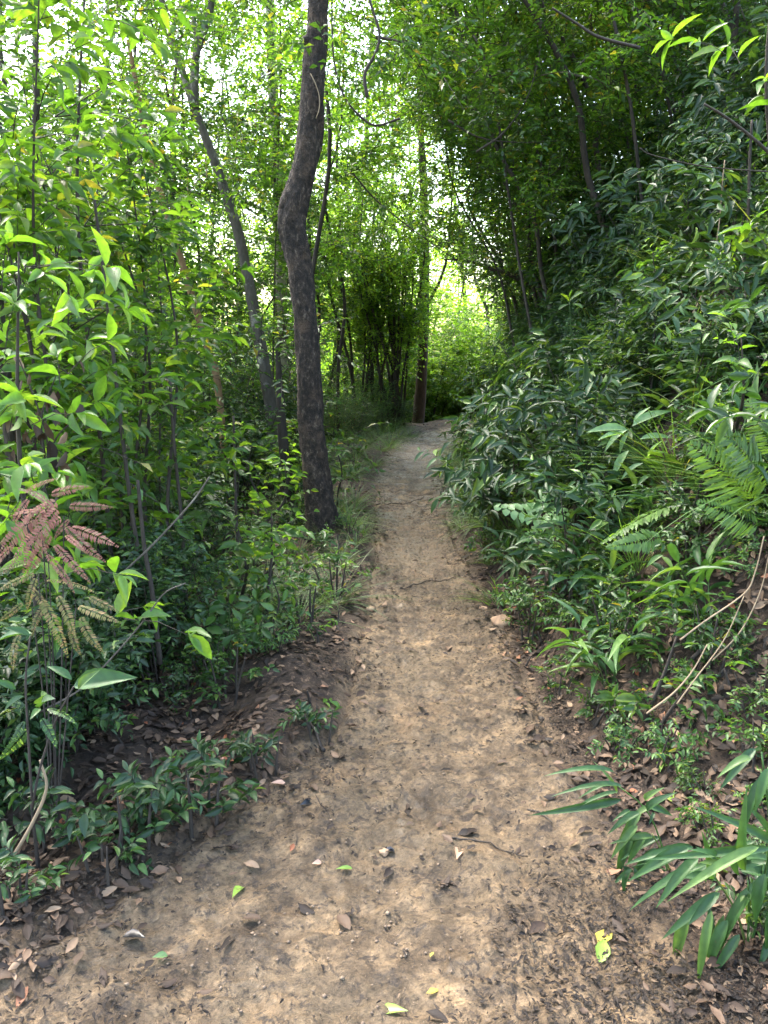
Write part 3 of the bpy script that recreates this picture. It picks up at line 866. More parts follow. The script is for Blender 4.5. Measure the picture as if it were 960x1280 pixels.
# ---- slender trees on the right bank
plants('tree', SLIM, (1.3, 4.8, 6.8, 15), 48, .42, 6, 'slender leaning tree', 'tree', 'slender trees on the right bank', .8, 1.15, .06, yawless=.4)
plants('tree', ARCH, None, 0, 0, 6, 'tree arching over trail', 'tree', 'arching trees on the right bank', .85, 1.1, .05, yawless=.3, pts=[(2.3, 7.4), (2.7, 8.6), (2.4, 10.2), (3.1, 6.6), (2.9, 11.6), (3.4, 9.4), (2.6, 12.8), (2.1, 9.2), (2.9, 10.8), (3.2, 14), (1.9, 8.1), (2.1, 9.8), (2.0, 11.2)])
plants('tree', SLIM, (4.5, 11, 6, 20), 18, .9, 6, 'slender upright tree', 'tree', 'trees high on the right bank', .9, 1.2, .06, yawless=.6)
# ---- left thicket
plants('sapling', SAPD, (-5.2, -1.15, 4.4, 13), 54, .42, 3.2, 'tall small leaved sapling', 'sapling', 'saplings in the left thicket', .75, 1.15, .07, gap=.5)
plants('sapling', SAP, (-3.6, -1.0, 3.6, 8), 24, .42, 3, 'broad leaved sapling', 'sapling', 'broad leaved saplings on the left', .8, 1.1, .08, gap=.55)
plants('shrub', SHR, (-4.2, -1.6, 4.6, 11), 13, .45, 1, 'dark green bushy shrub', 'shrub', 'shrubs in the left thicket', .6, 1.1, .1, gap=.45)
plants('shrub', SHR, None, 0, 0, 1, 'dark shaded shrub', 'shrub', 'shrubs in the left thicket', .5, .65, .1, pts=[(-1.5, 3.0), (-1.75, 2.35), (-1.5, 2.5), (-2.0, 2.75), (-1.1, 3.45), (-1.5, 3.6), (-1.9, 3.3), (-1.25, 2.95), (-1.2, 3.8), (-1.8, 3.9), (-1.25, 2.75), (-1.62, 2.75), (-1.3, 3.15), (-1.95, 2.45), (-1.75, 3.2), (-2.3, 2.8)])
plants('fine_leaved_shrub', SHRS, (-7, -2.6, 7, 16), 30, .6, 1.3, 'fine leaved shrub', 'shrub', 'shrubs deep in the left thicket', .9, 1.6, .1)
plants('seedling', SAPL, (-2.6, -.45, 3.6, 9), 40, .25, .6, 'young plant with bright leaves', 'plant', 'young plants in the left thicket', .5, 1.1, .12, gap=.2)
plants('low_plant', LOW, (-1.9, -.3, 3.1, 8), 30, .24, .3, 'knee high leafy plant', 'plant', 'low plants on the left verge', .5, 1.1, .1, gap=.2)
# ---- far end of the trail
plants('fine_leaved_shrub', SHRS, (-2.4, -.5, 12, 20), 22, .4, 1.0, 'fine leaved shrub', 'shrub', 'shrubs at the far end', .4, .8, .1, gap=.12)
plants('grass_tuft', TUF, (-1.6, -.4, 9, 19), 34, .22, .4, 'green grass tuft', 'grass tuft', 'grass at the far end', .8, 1.2, .1, gap=.02)
plants('grass_tuft', TUF, None, 0, 0, .2, 'short grass tuft', 'grass tuft', 'grass at the crooked tree', .4, .65, .1,
       pts=[(-.42, 5.0), (-.55, 5.35), (-.36, 5.5), (-.66, 5.75), (-.22, 5.75), (-.18, 6.2), (-.6, 4.7), (-.4, 4.55), (-.25, 6.7), (-.75, 5.1), (-.3, 5.25), (-.5, 6.0)])
plants('low_plant', LOW, None, 0, 0, .2, 'short leafy plant', 'plant', 'low plants at the crooked tree', .35, .55, .1, pts=[(-.7, 5.5), (-.48, 5.6), (-.8, 4.8), (-.5, 4.9), (-.3, 6.0), (-.62, 4.4), (-.75, 3.9), (-1.0, 3.7), (-.6, 4.0), (-1.2, 4.1), (-.85, 4.3), (-.95, 3.3), (-.55, 3.6), (-1.15, 3.5), (-1.4, 3.8)])
plants('grass_tuft', TUF, (-1.3, -.3, 4.2, 8), 20, .2, .4, 'wispy grass tuft', 'grass tuft', 'grass at the crooked tree', .6, 1.0, .1, gap=.1)
plants('fine_leaved_shrub', SHRS, (.6, 3, 12, 22), 24, .5, 1.3, 'fine leaved shrub', 'shrub', 'shrubs on the far bank', .7, 1.2, .1, gap=.2)
# ---- right bank
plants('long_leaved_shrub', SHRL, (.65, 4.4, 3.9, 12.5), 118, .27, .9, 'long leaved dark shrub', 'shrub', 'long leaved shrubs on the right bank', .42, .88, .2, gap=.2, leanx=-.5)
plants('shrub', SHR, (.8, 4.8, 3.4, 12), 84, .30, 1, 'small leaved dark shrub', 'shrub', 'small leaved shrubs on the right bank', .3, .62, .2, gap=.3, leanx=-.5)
plants('fine_leaved_shrub', SHRS, (2.6, 6.5, 5, 14), 26, .55, 1.3, 'fine leaved tall shrub', 'shrub', 'fine leaved shrubs on the right bank', .8, 1.5, .1, leanx=-.2)
plants('low_plant', LOW, (.5, 2.9, 2.7, 8), 125, .15, .3, 'ankle high leafy plant', 'plant', 'low plants on the right bank', .4, .95, .15, gap=.1, leanx=-.3)
plants('strap_leaved_plant', STR, (.6, 3.2, 2.9, 8.5), 84, .26, .35, 'drooping strap leaved plant', 'plant', 'strap leaved plants on the right bank', .5, .95, .15, gap=.12, leanx=-.3)
plants('grass_tuft', TUF, (.45, 1.4, 4.6, 12), 90, .14, .4, 'arching grass tuft', 'grass tuft', 'grass at the foot of the right bank', .5, 1.0, .1, gap=.05, leanx=-.3)
plants('low_plant', LOW, (.75, 2.4, 1.7, 3.4), 34, .17, .3, 'small dark leafy plant', 'plant', 'small plants in the right litter', .3, .6, .2, gap=.2, leanx=-.2)
plants('grass_tuft', TUF, (.9, 3.2, 3.4, 9), 46, .3, .4, 'long grass tuft', 'grass tuft', 'grass tufts up the right bank', .8, 1.4, .15, gap=.3, leanx=-.4)
frb = np.random.default_rng(35)
FR_BANK = [frond_mesh(frb, .45, .10, .017, 18, .42, 'fern' if k_ == 1 else 'leaf_mid', lift=.8) for k_ in range(3)]
for (x, y) in scatter(18, (.8, 3.4, 3.2, 8), .5, lambda x, y: inview(x, y, .4, 20) and x - pc(y) - pw(y) > .3):
    PLANTED.append((fern((x, y, hz(x, y) - .01), int(RNG.integers(4, 7)), FR_BANK, None, 'ferns up the right bank', RNG.uniform(.7, 1.25), tilt=(.1, -.4)), 'small green fern', zone(x, y)))
plants('seedling', SAPL, (.7, 4.2, 3.3, 8), 44, .3, .6, 'young bright leaved plant', 'plant', 'bright young plants on the right bank', .4, .9, .15, gap=.25, leanx=-.4)
plants('seedling', SEED, (.45, 2.6, 1.9, 5), 70, .11, .12, 'pale green seedling', 'seedling', 'seedlings in the right litter', .5, 1.2, .2, gap=.02, leanx=-.2)
plants('seedling', SEED, (-1.9, -.35, 1.8, 6), 34, .16, .12, 'pale green seedling', 'seedling', 'seedlings in the left litter', .5, 1.2, .2, gap=.05)

# ------------------------------------------------------------------ plants one can point at
def up_to_cam(a, b, k=.75):
    d = nrm(b - a); c = nrm(np.array([0, 0, CAM_H]) - a)
    return nrm(np.array([0, 0, 1.]) * k + c * (1 - k))


def hero_leaves(name, label, cat, Y, leaves, wr, mat, stems=(), tpl=T_STRAP, base=None, srad=.004, stemmat='grass', dy=.12, rng=np.random.default_rng(77), facing=.7, dense=0):
    """a single plant from the leaves seen: each (x0, y0, x1, y1) from leaf base to tip in the photo"""
    if dense:
        leaves = list(leaves) + [tuple(np.array(q[:4]) + np.r_[rng.normal(size=2) * 10, rng.normal(size=2) * 22]) + tuple(q[4:]) for q in leaves for _ in range(dense)]
    lf, st = MB(), MB()
    o = np.array(base if base is not None else at(leaves[0][0], leaves[0][1], Y))
    for q in leaves:
        yy = Y + rng.uniform(-dy, dy)
        a = at(q[0], q[1], yy); b = at(q[2], q[3], yy + rng.uniform(-.5, .15) * dy)
        n = up_to_cam(a, b, facing) + rng.normal(size=3) * .15
        L = np.linalg.norm(b - a)
        # the template droops: lift the base direction a little so that the tip lands on b
        d = nrm(b - a); N = nrm(n - n.dot(d) * d); d2 = nrm(d + N * (.5 if tpl is T_STRAP or tpl is T_BLADE else .2))
        w = wr if len(q) < 5 else q[4]
        put(lf, tpl, (a - o)[None], d2[None], N[None], [L], [L * w if tpl is not T_STRAP else min(L * w, .030 * rng.uniform(.7, 1.1))])
    for stm in stems:
        P = np.array([at(x, y, Y + (stm[0][2] if len(stm[0]) > 2 else 0)) for x, y, *_ in stm]) - o
        if stm is stems[0] and base is not None: P[-1] = 0, 0, -.03
        tube(st, curve(P, 10), np.linspace(srad * .6, srad, 10), 5)
    t = link(name, None); t.location = o; tag(t, label, cat)
    link('foliage', lf.mesh('foliage', M[mat]), t)
    if stems: link('stem', st.mesh('stem', M[stemmat]), t)
    return t


def hero_fern(label, fronds, Y, proto, L0, base_px, stalkmat, group=None, dy=.1, rng=np.random.default_rng(91), hubs=None, grow=1.0):
    o = at(*base_px, Y); o[2] = hz(o[0], Y)
    t = link('fern', None); t.location = o; tag(t, label, 'fern', group)
    st = MB()
    import mathutils
    for i, (x0, y0, x1, y1) in enumerate(fronds):
        yy = Y + rng.uniform(-dy, dy)
        a = at(x0, y0, yy) - o; b = at(x1, y1, yy - .04) - o
        L = np.linalg.norm(b - a); d = nrm(b - a)
        n = up_to_cam(a + o, b + o, .45) + rng.normal(size=3) * .15; n = nrm(n - n.dot(d) * d)
        # chord of the prototype runs a little below its first tangent
        f = link('frond', proto[i % len(proto)], t)
        s = np.cross(d, n)
        c, sn = math.cos(.12), math.sin(.12)
        d2 = d * c + n * sn * 0; 
        mt = mathutils.Matrix(((s[0], d[0], n[0]), (s[1], d[1], n[1]), (s[2], d[2], n[2]))).to_4x4()
        f.matrix_local = mathutils.Matrix.Translation(a) @ mt @ mathutils.Matrix.Scale(L / L0 * grow * rng.uniform(.85, 1.15), 4) @ mathutils.Matrix.Rotation(rng.normal() * .25, 4, 'Y')
        hub = np.array([at(hx, hy, Y) - o for hx, hy in (hubs or [base_px])]); h = hub[np.argmin(((hub - a) ** 2).sum(1))]
        if np.linalg.norm(h - a) > .01: tube(st, curve([a, (a + h) / 2 + [0, 0, .01], h], 8), np.linspace(.0012, .0018, 8), 4)
    for hx, hy in (hubs or []):
        a = at(hx, hy, Y) - o
        tube(st, curve([a, a * .55 + [0, .02, .03], (0, 0, -.03)], 12), np.linspace(.0018, .003, 12), 5)
    link('stalk', st.mesh('stalk', M[stalkmat]), t)
    return t


fr = np.random.default_rng(31)
FR_PINK = [frond_mesh(fr, .3, .034, .0085, 25, .34, 'fern_dead', lift=.28, comb=True) for _ in range(3)]
FR_FADE = [frond_mesh(fr, .3, .036, .009, 24, .34, 'fern_fade', lift=.28, comb=True) for _ in range(3)]
FR_GRN = [frond_mesh(fr, .4, .115, .013, 22, .22, 'fern', lift=.2) for _ in range(3)]
FR_NEPH = [frond_mesh(fr, .4, .085, .020, 22, .14, 'fern', lift=.13) for _ in range(3)]
FR_DRK = [frond_mesh(fr, .4, .06, .016, 24, .3, 'leaf_dark', lift=.3) for _ in range(3)]
FR_PINN = [frond_mesh(fr, .3, .085, .034, 8, .12, 'leaf_pale', lift=.12) for _ in range(3)]

hero_fern('dead pink fern with comb like fronds, rising above the dark undergrowth',
          [(78, 622, 8, 677), (84, 645, 6, 692), (84, 632, 126, 638), (85, 658, 130, 678), (66, 678, 97, 724), (81, 668, 100, 688), (45, 668, 56, 690),
           (38, 622, 10, 652), (70, 628, 40, 655), (62, 618, 98, 612), (52, 650, 4, 668), (60, 640, 20, 640), (88, 648, 70, 668), (30, 616, 60, 606), (20, 680, -14, 712), (76, 630, 30, 700), (70, 640, 40, 612), (56, 690, 90, 742), (66, 664, 30, 720), (80, 655, 112, 700), (62, 626, 20, 660)],
          2.35, FR_PINK, .3, (52, 850), 'bark', hubs=[(80, 645), (52, 655), (60, 690)], grow=1.2)
hero_fern('fading olive and tan fern hanging below the pink dead fern',
          [(55, 725, 116, 741), (47, 716, 0, 741), (46, 720, 30, 754), (95, 757, 141, 783), (32, 700, -4, 722), (50, 745, 72, 808), (100, 768, 116, 812), (70, 742, 100, 790),
           (60, 752, 34, 790), (88, 775, 92, 820), (30, 752, 0, 782), (26, 790, 10, 832), (110, 745, 138, 766), (40, 735, 64, 770)],
          2.25, FR_FADE, .3, (48, 860), 'bark', hubs=[(48, 722), (95, 760), (40, 760)], grow=1.15)
hero_fern('bright green fern with long narrow leaflets on the right bank',
          [(958, 655, 878, 556), (966, 612, 884, 524), (962, 668, 862, 612), (952, 640, 905, 540), (972, 580, 930, 492)], 3.0, FR_GRN, .4, (962, 700), 'grass')
hero_fern('yellow green sword fern stretching sideways on the right bank',
          [(880, 617, 754, 673), (935, 640, 846, 652), (842, 668, 766, 688), (930, 655, 880, 690)], 3.35, FR_NEPH, .4, (905, 710), 'grass')
hero_fern('pale green pinnate plant leaning out from the right bank',
          [(716, 640, 626, 656), (714, 628, 652, 620), (712, 652, 642, 672), (716, 632, 690, 604), (722, 640, 664, 640)], 4.3, FR_PINN, .3, (722, 700), 'grass', dy=.15)
hero_fern('dark green fern fronds drooping beside the dark trunk low on the left',
          [(46, 890, 76, 942), (44, 900, -4, 952), (40, 885, 0, 880), (50, 884, 96, 905), (36, 895, 14, 930)], 1.95, FR_DRK, .4, (30, 990), 'bark')
hero_fern('small feathery fern at the foot of the rosette plant',
          [(330, 832, 352, 822), (330, 834, 306, 842), (332, 832, 344, 848), (330, 832, 318, 820)], 3.5, FR_DRK, .4, (332, 846), 'grass')

b3 = at(822, 640, 3.9)
hero_leaves('sapling', 'young sapling with large spreading lance leaves midway up the right bank', 'sapling', 3.9,
            [(790, 533, 838, 512), (785, 538, 735, 538), (785, 537, 755, 563), (786, 540, 774, 566), (800, 549, 840, 546), (786, 563, 765, 597), (809, 575, 826, 550), (804, 579, 776, 598), (813, 577, 836, 577), (815, 593, 796, 607), (792, 530, 812, 508), (781, 543, 748, 548)],
            .27, 'leaf_pale', [[(788, 535), (800, 560), (810, 577), (822, 625), (826, 660)]], T_NEAR, srad=.005, dy=.1)
hero_leaves('sapling', 'sapling with a rosette of long glossy leaves high on the right bank', 'sapling', 5.2,
            [(772, 418, 812, 398), (770, 420, 742, 408), (772, 424, 800, 442), (768, 424, 738, 446), (770, 420, 768, 448), (775, 420, 832, 416), (768, 418, 735, 428), (772, 416, 786, 394), (770, 425, 752, 455), (774, 424, 820, 432)],
            .26, 'leaf', [[(771, 420), (776, 450), (786, 500), (790, 530)]], T_NEAR, srad=.006)
hero_leaves('sapling', 'sapling with yellow green leaves standing above the shaded shrubs of the right bank', 'sapling', 5.6,
            [(712, 376, 730, 366), (712, 378, 700, 368), (714, 380, 728, 386), (711, 380, 698, 388), (712, 374, 716, 362)], .42, 'leaf_light', [[(712, 377), (714, 410), (722, 470)]], T_OBO, srad=.005)
hero_leaves('seedling', 'seedling with six oval bright leaves on the right bank under the ferns', 'seedling', 3.2,
            [(829, 694, 808, 708), (827, 696, 842, 712), (847, 715, 816, 718), (840, 719, 828, 740), (846, 712, 858, 702), (830, 690, 826, 676)], .34, 'leaf_light', [[(829, 695), (843, 715), (866, 720), (880, 742)]], T_NEAR, srad=.003)
y3 = gpix(773, 916)
hero_leaves('seedling', 'bright pale seedling on a dark stalk at the lower edge of the right bank', 'seedling', float(y3[1]),
            [(768, 874, 738, 875), (768, 874, 802, 875), (768, 876, 780, 896), (768, 876, 756, 890), (768, 872, 772, 854), (768, 874, 748, 864), (768, 875, 792, 888)], .38, 'leaf_light',
            [[(768, 874), (771, 892), (773, 916)]], T_NEAR, base=y3, srad=.003, stemmat='bark')
b4 = gpix(935, 1190)
hero_leaves('strap_leaved_plant', 'large clump of drooping strap leaves at the right edge of the trail', 'plant', float(b4[1]) + .02,
            [(900, 1116, 836, 1166, .26), (890, 1138, 873, 1223, .30), (925, 1170, 902, 1242, .30), (941, 1176, 925, 1244, .28), (862, 1059, 794, 1095), (873, 1073, 826, 1125), (949, 1059, 850, 1114, .13),
             (938, 1113, 938, 1175, .3), (957, 1092, 944, 1148, .3), (857, 1149, 843, 1198, .26), (925, 1095, 928, 1040, .2), (944, 936, 905, 980, .24), (962, 960, 945, 1010, .24), (965, 1130, 962, 1200, .3),
             (910, 1150, 884, 1212, .3), (950, 1180, 950, 1235, .28), (960, 1050, 938, 1010, .36), (900, 1080, 870, 1062, .4), (912, 1075, 940, 1052, .4), (905, 1090, 880, 1078, .42), (930, 1085, 965, 1078, .3), (975, 1100, 985, 1180, .3), (895, 1100, 850, 1096, .3)],
            .19, 'strap', [[(935, 1100), (936, 1150), (935, 1190)], [(890, 1090), (920, 1140), (934, 1188)], [(955, 1080), (948, 1140), (937, 1188)], [(952, 940), (962, 1040), (950, 1150)]], T_STRAP, base=b4, srad=.004, facing=.45, dy=.08, dense=1)
b5 = gpix(838, 1092)
hero_leaves('strap_leaved_plant', 'smaller arching strap leaved plant just above the large strap clump', 'plant', float(b5[1]),
            [(800, 1016, 764, 1038), (797, 1032, 767, 1068), (808, 1043, 786, 1077), (778, 983, 702, 990, .1), (773, 990, 718, 1010, .1), (768, 978, 728, 994, .12), (806, 1000, 826, 986, .3), (812, 1010, 790, 1022, .3), (820, 1060, 790, 1096, .18), (816, 1046, 770, 1052, .18), (810, 1008, 838, 1018, .3), (790, 1086, 780, 1118, .25), (786, 1088, 768, 1104, .25), (792, 1084, 800, 1112, .25)],
            .22, 'strap', [[(772, 982), (806, 1010), (825, 1050), (838, 1092)], [(815, 1042), (828, 1066), (838, 1090)], [(790, 1084), (810, 1080), (836, 1090)]], T_STRAP, base=b5, srad=.003, facing=.5, dy=.06, dense=1)
b6 = gpix(288, 838)
hero_leaves('rosette_plant', 'waist low rosette plant with rounded leaves on the left verge', 'plant', float(b6[1]),
            [(cx_ + 5 * math.cos(a), cy_ + 3 * math.sin(a), cx_ + r * math.cos(a), cy_ + r * .8 * math.sin(a) + 3)
             for (cx_, cy_, r, ph) in ((252, 785, 27, .2), (286, 758, 25, .9), (320, 752, 24, .4), (298, 790, 27, 1.3), (268, 806, 22, .1), (322, 784, 22, .7), (262, 760, 20, .3))
             for a in (ph + k * 1.047 for k in range(6))], .46, 'leaf',
            [[(288, 790), (288, 812), (288, 838)], [(252, 787), (270, 815), (286, 836)], [(320, 754), (305, 800), (290, 836)], [(286, 760), (288, 800), (288, 830)], [(268, 807), (280, 822), (287, 836)]], T_OBO, base=b6, srad=.004, facing=.4, dy=.09)
b7 = gpix(60, 1010)
hero_leaves('broad_leaved_plant', 'plant with large glossy broad leaves in the dark at the left edge', 'plant', 1.9,
            [(92, 858, 166, 845), (98, 862, 122, 838), (40, 792, -6, 800), (38, 795, 6, 784), (50, 884, 66, 872, .4), (50, 886, 38, 898, .4), (52, 880, 56, 866, .4), (20, 862, -8, 850), (30, 870, 4, 888), (90, 850, 60, 832)],
            .32, 'strap', [[(92, 858), (70, 900), (50, 960), (40, 1010)], [(38, 795), (32, 850), (36, 930), (40, 1000)]], T_NEAR, srad=.004, stemmat='bark', facing=.5)
for (x, y, sc_, ph) in ((250, 1035, .85, 'dark rounded low plant at the left edge of the trail'), (165, 1062, .8, 'dark low plant under the left undergrowth near the black leaf'),
                        (205, 1010, .8, 'leafy low plant behind the dark rounded one on the left'), (130, 1100, .65, 'dark green low plant nearest the camera on the left'),
                        (60, 1075, .85, 'shaded low plant in the left corner undergrowth'), (330, 968, .7, 'little leafy plant in brown litter on the left verge'), (400, 925, .62, 'little plant at the left rim of the trail beyond the litter'), (15, 1140, .6, 'low plant at the photo edge left of the bare dirt')):
    p = gpix(x, y)
    thing('low_plant', LOWD[int(RNG.integers(3))], p, ph, 'plant', None, (0, 0, RNG.uniform(0, 6)), sc_)
# bright near saplings at the upper left, large leaves lit from behind
for (x, y, v, s, ph) in ((-1.30, 2.75, 0, 1.0, 'near sapling with large bright green leaves above the pink dead fern'), (-1.75, 3.1, 1, 1.1, 'tall sapling with large bright leaves behind the near one on the left'),
                         (-1.62, 3.5, 2, .95, 'sapling with whorls of bright leaves between the pink fern and orange stem'), (-2.1, 3.9, 1, 1.15, 'sapling with bright leaf whorls at the far left')):
    thing('sapling', SAPW[v], (x, y, hz(x, y) - .02), ph, 'sapling', None, (0, 0, x * 7), s)
for (x, y, v, s, ph) in ((1.55, 3.0, 0, .72, 'sapling with large leaves arching in at the upper right'), (1.95, 3.7, 2, .85, 'sapling with bright spear leaves on the upper right bank'),
                         (2.3, 4.3, 1, .8, 'large leaved sapling on the right bank behind the spear leaved one')):
    thing('sapling', SAPR[v], (x, y, hz(x, y) - .02), ph, 'sapling', None, (0, -.18, y * 5), s)
# dry brown leaves hanging in the thicket
hl = MB(); hr = np.random.default_rng(61); n = 44
c0 = at(48, 520, 3.0)
P = np.array([at(x, y, 3.0 + hr.uniform(-.15, .15)) for x, y in zip(hr.normal(48, 30, n), hr.normal(520, 48, n))]) - c0
put(hl, T_DRY, P, np.c_[hr.normal(size=(n, 2)) * .4, -np.ones(n)], hr.normal(size=(n, 3)), hr.uniform(.05, .09, n), hr.uniform(.025, .04, n))
hs = MB()
for (q) in ([(20, 440), (44, 500), (60, 560), (52, 640)], [(70, 470), (52, 520), (56, 570)], [(100, 520), (72, 545), (58, 580)]):
    tube(hs, curve(np.array([at(x, y, 3.0) for x, y in q]) - c0, 12), np.linspace(.002, .005, 12), 5)
t = link('dead_branch', None); t.location = c0; tag(t, 'broken branch of withered brown leaves above the pink dead fern', 'branch')
link('withered_leaves', hl.mesh('withered_leaves', M['dry']), t); link('stem', hs.mesh('stem', M['bark']), t)

# long grass arching on the right bank
g = gpix(958, 640); mb = MB(); gr = np.random.default_rng(71); n = 46
a = gr.uniform(1.4, 4.6, n); e = np.radians(gr.uniform(35, 80, n))
D = np.c_[np.cos(a) * np.cos(e), np.sin(a) * np.cos(e), np.sin(e)]
put(mb, T_BLADE, np.c_[gr.normal(size=(n, 2)) * .05, np.zeros(n)], D, np.c_[-np.cos(a) * np.sin(e), -np.sin(a) * np.sin(e), np.cos(e)], gr.uniform(.45, .95, n), gr.uniform(.005, .009, n))
single('grass_tuft', mb.mesh('grass_tuft', M['grass']), g, 'tall tuft of long arching grass at the right edge beside the bright fern', 'grass tuft')


# bare stems, vines and stalks
def stalk(name, pix, Y, rad, mat, label, cat, Y1=None, twig=0):
    P = np.array([at(x, y, Y if Y1 is None else Y + (Y1 - Y) * i / (len(pix) - 1)) for i, (x, y) in enumerate(pix)])
    o = P[-1].copy(); mb = MB(); tube(mb, curve(P - o, 24), np.linspace(rad * .6, rad, 24), 6)
    return single(name, mb.mesh(name, M[mat]), o, label, cat)


stalk('vine', [(906, 200), (903, 228), (899, 280), (890, 330), (876, 372), (862, 400), (850, 440)], 4.6, .005, 'straw', 'pale thin vine hanging down the upper right bank', 'vine')
stalk('bare_sapling', [(940, 150), (937, 205), (934, 290), (924, 360), (908, 410), (900, 450)], 4.2, .011, 'bark', 'dark bare stem standing by the bare earth at the upper right', 'stem')
stalk('hanging_branch', [(690, 10), (722, 30), (748, 46), (800, 60)], 5.5, .011, 'bark', 'bare dark branch end hanging at the top right of the trail', 'branch')
stalk('vine', [(800, 185), (816, 194), (880, 208), (965, 215), (1010, 218)], 4.0, .004, 'bark', 'thin dark vine stretched level across the upper right leaves', 'vine')
stalk('hanging_branch', [(880, 130), (912, 150), (960, 190), (1000, 240)], 4.0, .009, 'bark', 'dark slanting branch in the leaves at the upper right', 'branch')
stalk('dry_stalk', [(955, 670), (944, 715), (930, 742), (879, 778), (850, 800)], 2.75, .004, 'straw', 'dry straw coloured stalk sloping below the right fern', 'stalk')
stalk('dry_stalk', [(884, 806), (866, 838), (842, 866), (808, 892)], 2.55, .004, 'straw', 'straight tan stalk lying on the right litter slope', 'stalk')
stalk('dry_stalk', [(962, 690), (950, 740), (925, 790), (890, 826)], 2.7, .003, 'straw', 'thin dry stalk at the right edge beside the sloping one', 'stalk')
stalk('dry_stalk', [(930, 745), (905, 800), (868, 850), (846, 880)], 2.5, .003, 'straw', 'thin brown stalk crossing the litter below the right fern', 'stalk')
stalk('bare_sapling', [(262, 596), (238, 630), (190, 682), (140, 730), (136, 752), (150, 830)], 3.2, .006, 'bark_grey', 'thin bare stem slanting right through the left thicket', 'stem')
stalk('bare_sapling', [(232, 729), (205, 742), (178, 778), (140, 822), (100, 862), (50, 890)], 2.5, .004, 'bark_grey', 'bent thin twig slanting above the dark plant on the left', 'stem')
stalk('bare_sapling', [(50, 950), (58, 985), (40, 1030), (5, 1090)], 2.0, .006, 'straw', 'short tan stem in the dark left corner', 'stem')
for i, (pix, Y, r, lb) in enumerate(([[(118, 250), (128, 330), (140, 430), (150, 520), (165, 640), (185, 760)], 3.6, .011, 'thin dark upright stem left of the forked tree in the thicket'],
                                     [[(212, 470), (218, 560), (226, 640), (232, 740), (236, 800)], 4.1, .013, 'dark straight stem behind the rosette plant'],
                                     [[(172, 600), (180, 680), (190, 740), (200, 830)], 3.3, .013, 'dark leaning stem between the rosette plant and the pink fern'],
                                     [[(292, 520), (294, 600), (296, 660), (300, 730)], 5.2, .012, 'thin dark stem standing midway between rosette plant and crooked tree'])):
    stalk('bare_sapling', pix, Y, r, 'bark', lb, 'stem')
# dangling liana at the top
for pix, lb, Y, r in (([(416, -40), (415, 30), (418, 80), (430, 120), (450, 145), (470, 157), (500, 148)], 'thin hanging liana looping beside the crooked trunk', 6.0, .009),
                      ([(455, -40), (462, 0), (474, 40), (470, 66), (456, 92), (459, 122)], 'dark forked twig hanging at the top beside the liana', 5.4, .012),
                      ([(470, 46), (500, 52), (540, 62)], 'short dark branch jutting level near the top centre', 5.5, .010),
                      ([(432, 205), (470, 250), (520, 290), (570, 325)], 'thin branch slanting down across the gap over the trail', 9.0, .011),
                      ([(595, 190), (630, 165), (660, 120), (676, 60)], 'thin bare branch rising to the top over the trail', 7.0, .010),
                      ([(560, 150), (600, 172), (650, 178), (700, 176)], 'level thin branch under the top right canopy', 7.2, .009)):
    if 'liana' in lb:
        stalk('vine', pix, Y, r, 'bark', lb, 'vine')
        continue
    P = np.array([at(x, y, Y) for x, y in pix]); o = P[0].copy()
    wd, lf = branchy(np.random.default_rng(len(lb)), P - o, np.linspace(r, r * .3, len(P)), 9, .15, 1, .5, (-20, 50), 5, .2, 7, T_FAR, .075, .034, k=6, res=20, shape='even', thick=.002)
    thing('hanging_branch', [('wood', wd.mesh('wood', M['bark'])), ('foliage', lf.mesh('foliage', M['leaf']))], o, lb, 'branch')

# ------------------------------------------------------------------ leaf litter
def slope_n(x, y, e=.03):
    return nrm(np.c_[-(height(x + e, y) - height(x - e, y)) / (2 * e), -(height(x, y + e) - height(x, y - e)) / (2 * e), np.ones(len(x))])


def litter(name, n, pick, L, W, mat, tpl, lift=.006, tilt=.25, rng=RNG):
    mb = MB(); P = np.zeros((0, 2))
    while len(P) < n:
        y = 1.1 + 15 * rng.random(6000) ** 2.3; x = rng.uniform(-3.2, 4.2, 6000)
        k = rng.random(6000) < pick(x, y)
        P = np.vstack([P, np.c_[x[k], y[k]]])
    P = P[:n]; x, y = P[:, 0], P[:, 1]
    z = surf(x, y); N = slope_n(x, y)
    a = rng.random(n) * 6.283
    D = np.c_[np.cos(a), np.sin(a), np.zeros(n)]
    D = nrm(D - (D * N).sum(1, keepdims=True) * N + N * rng.normal(size=(n, 1)) * .12)
    N2 = N + rng.normal(size=(n, 3)) * tilt
    N2[rng.random(n) < .3] *= -1
    s = rng.uniform(.5, 1.3, n)
    put(mb, tpl, np.c_[x, y, z] + N * (lift + rng.random((n, 1)) * lift * 2) - D * (L * s / 2)[:, None], D, N2, L * s, W * s * rng.uniform(.7, 1.2, n))
    return tag(link(name, mb.mesh(name, M[mat])), kind='stuff')


def p_lit(x, y):
    u = x - pc(y); w = pw(y)
    r = u - w; l = -u - w
    cl = np.clip(.62 + 1.1 * fbm(x * 1.8 + 4, y * 1.8), .34, 1)
    a = np.where(r > -.2, np.clip((r + .2) * 2, 0, 1), 0)
    b = np.where(l > -.25, np.clip((l + .25) * 1.6, 0, 1), 0)
    return np.maximum(np.maximum(a, b) * cl, .012) * np.clip(1.25 - y * .06, .4, 1)


def p_deb(x, y):
    u = np.abs(x - pc(y)) / pw(y)
    clus = np.clip(fbm(x * 2.2, y * 2.2) * 1.3 + .4, .04, 1)
    return np.where(u < 1.25, .22 + 1.1 * np.clip(u - .35, 0, 1), .1) * clus


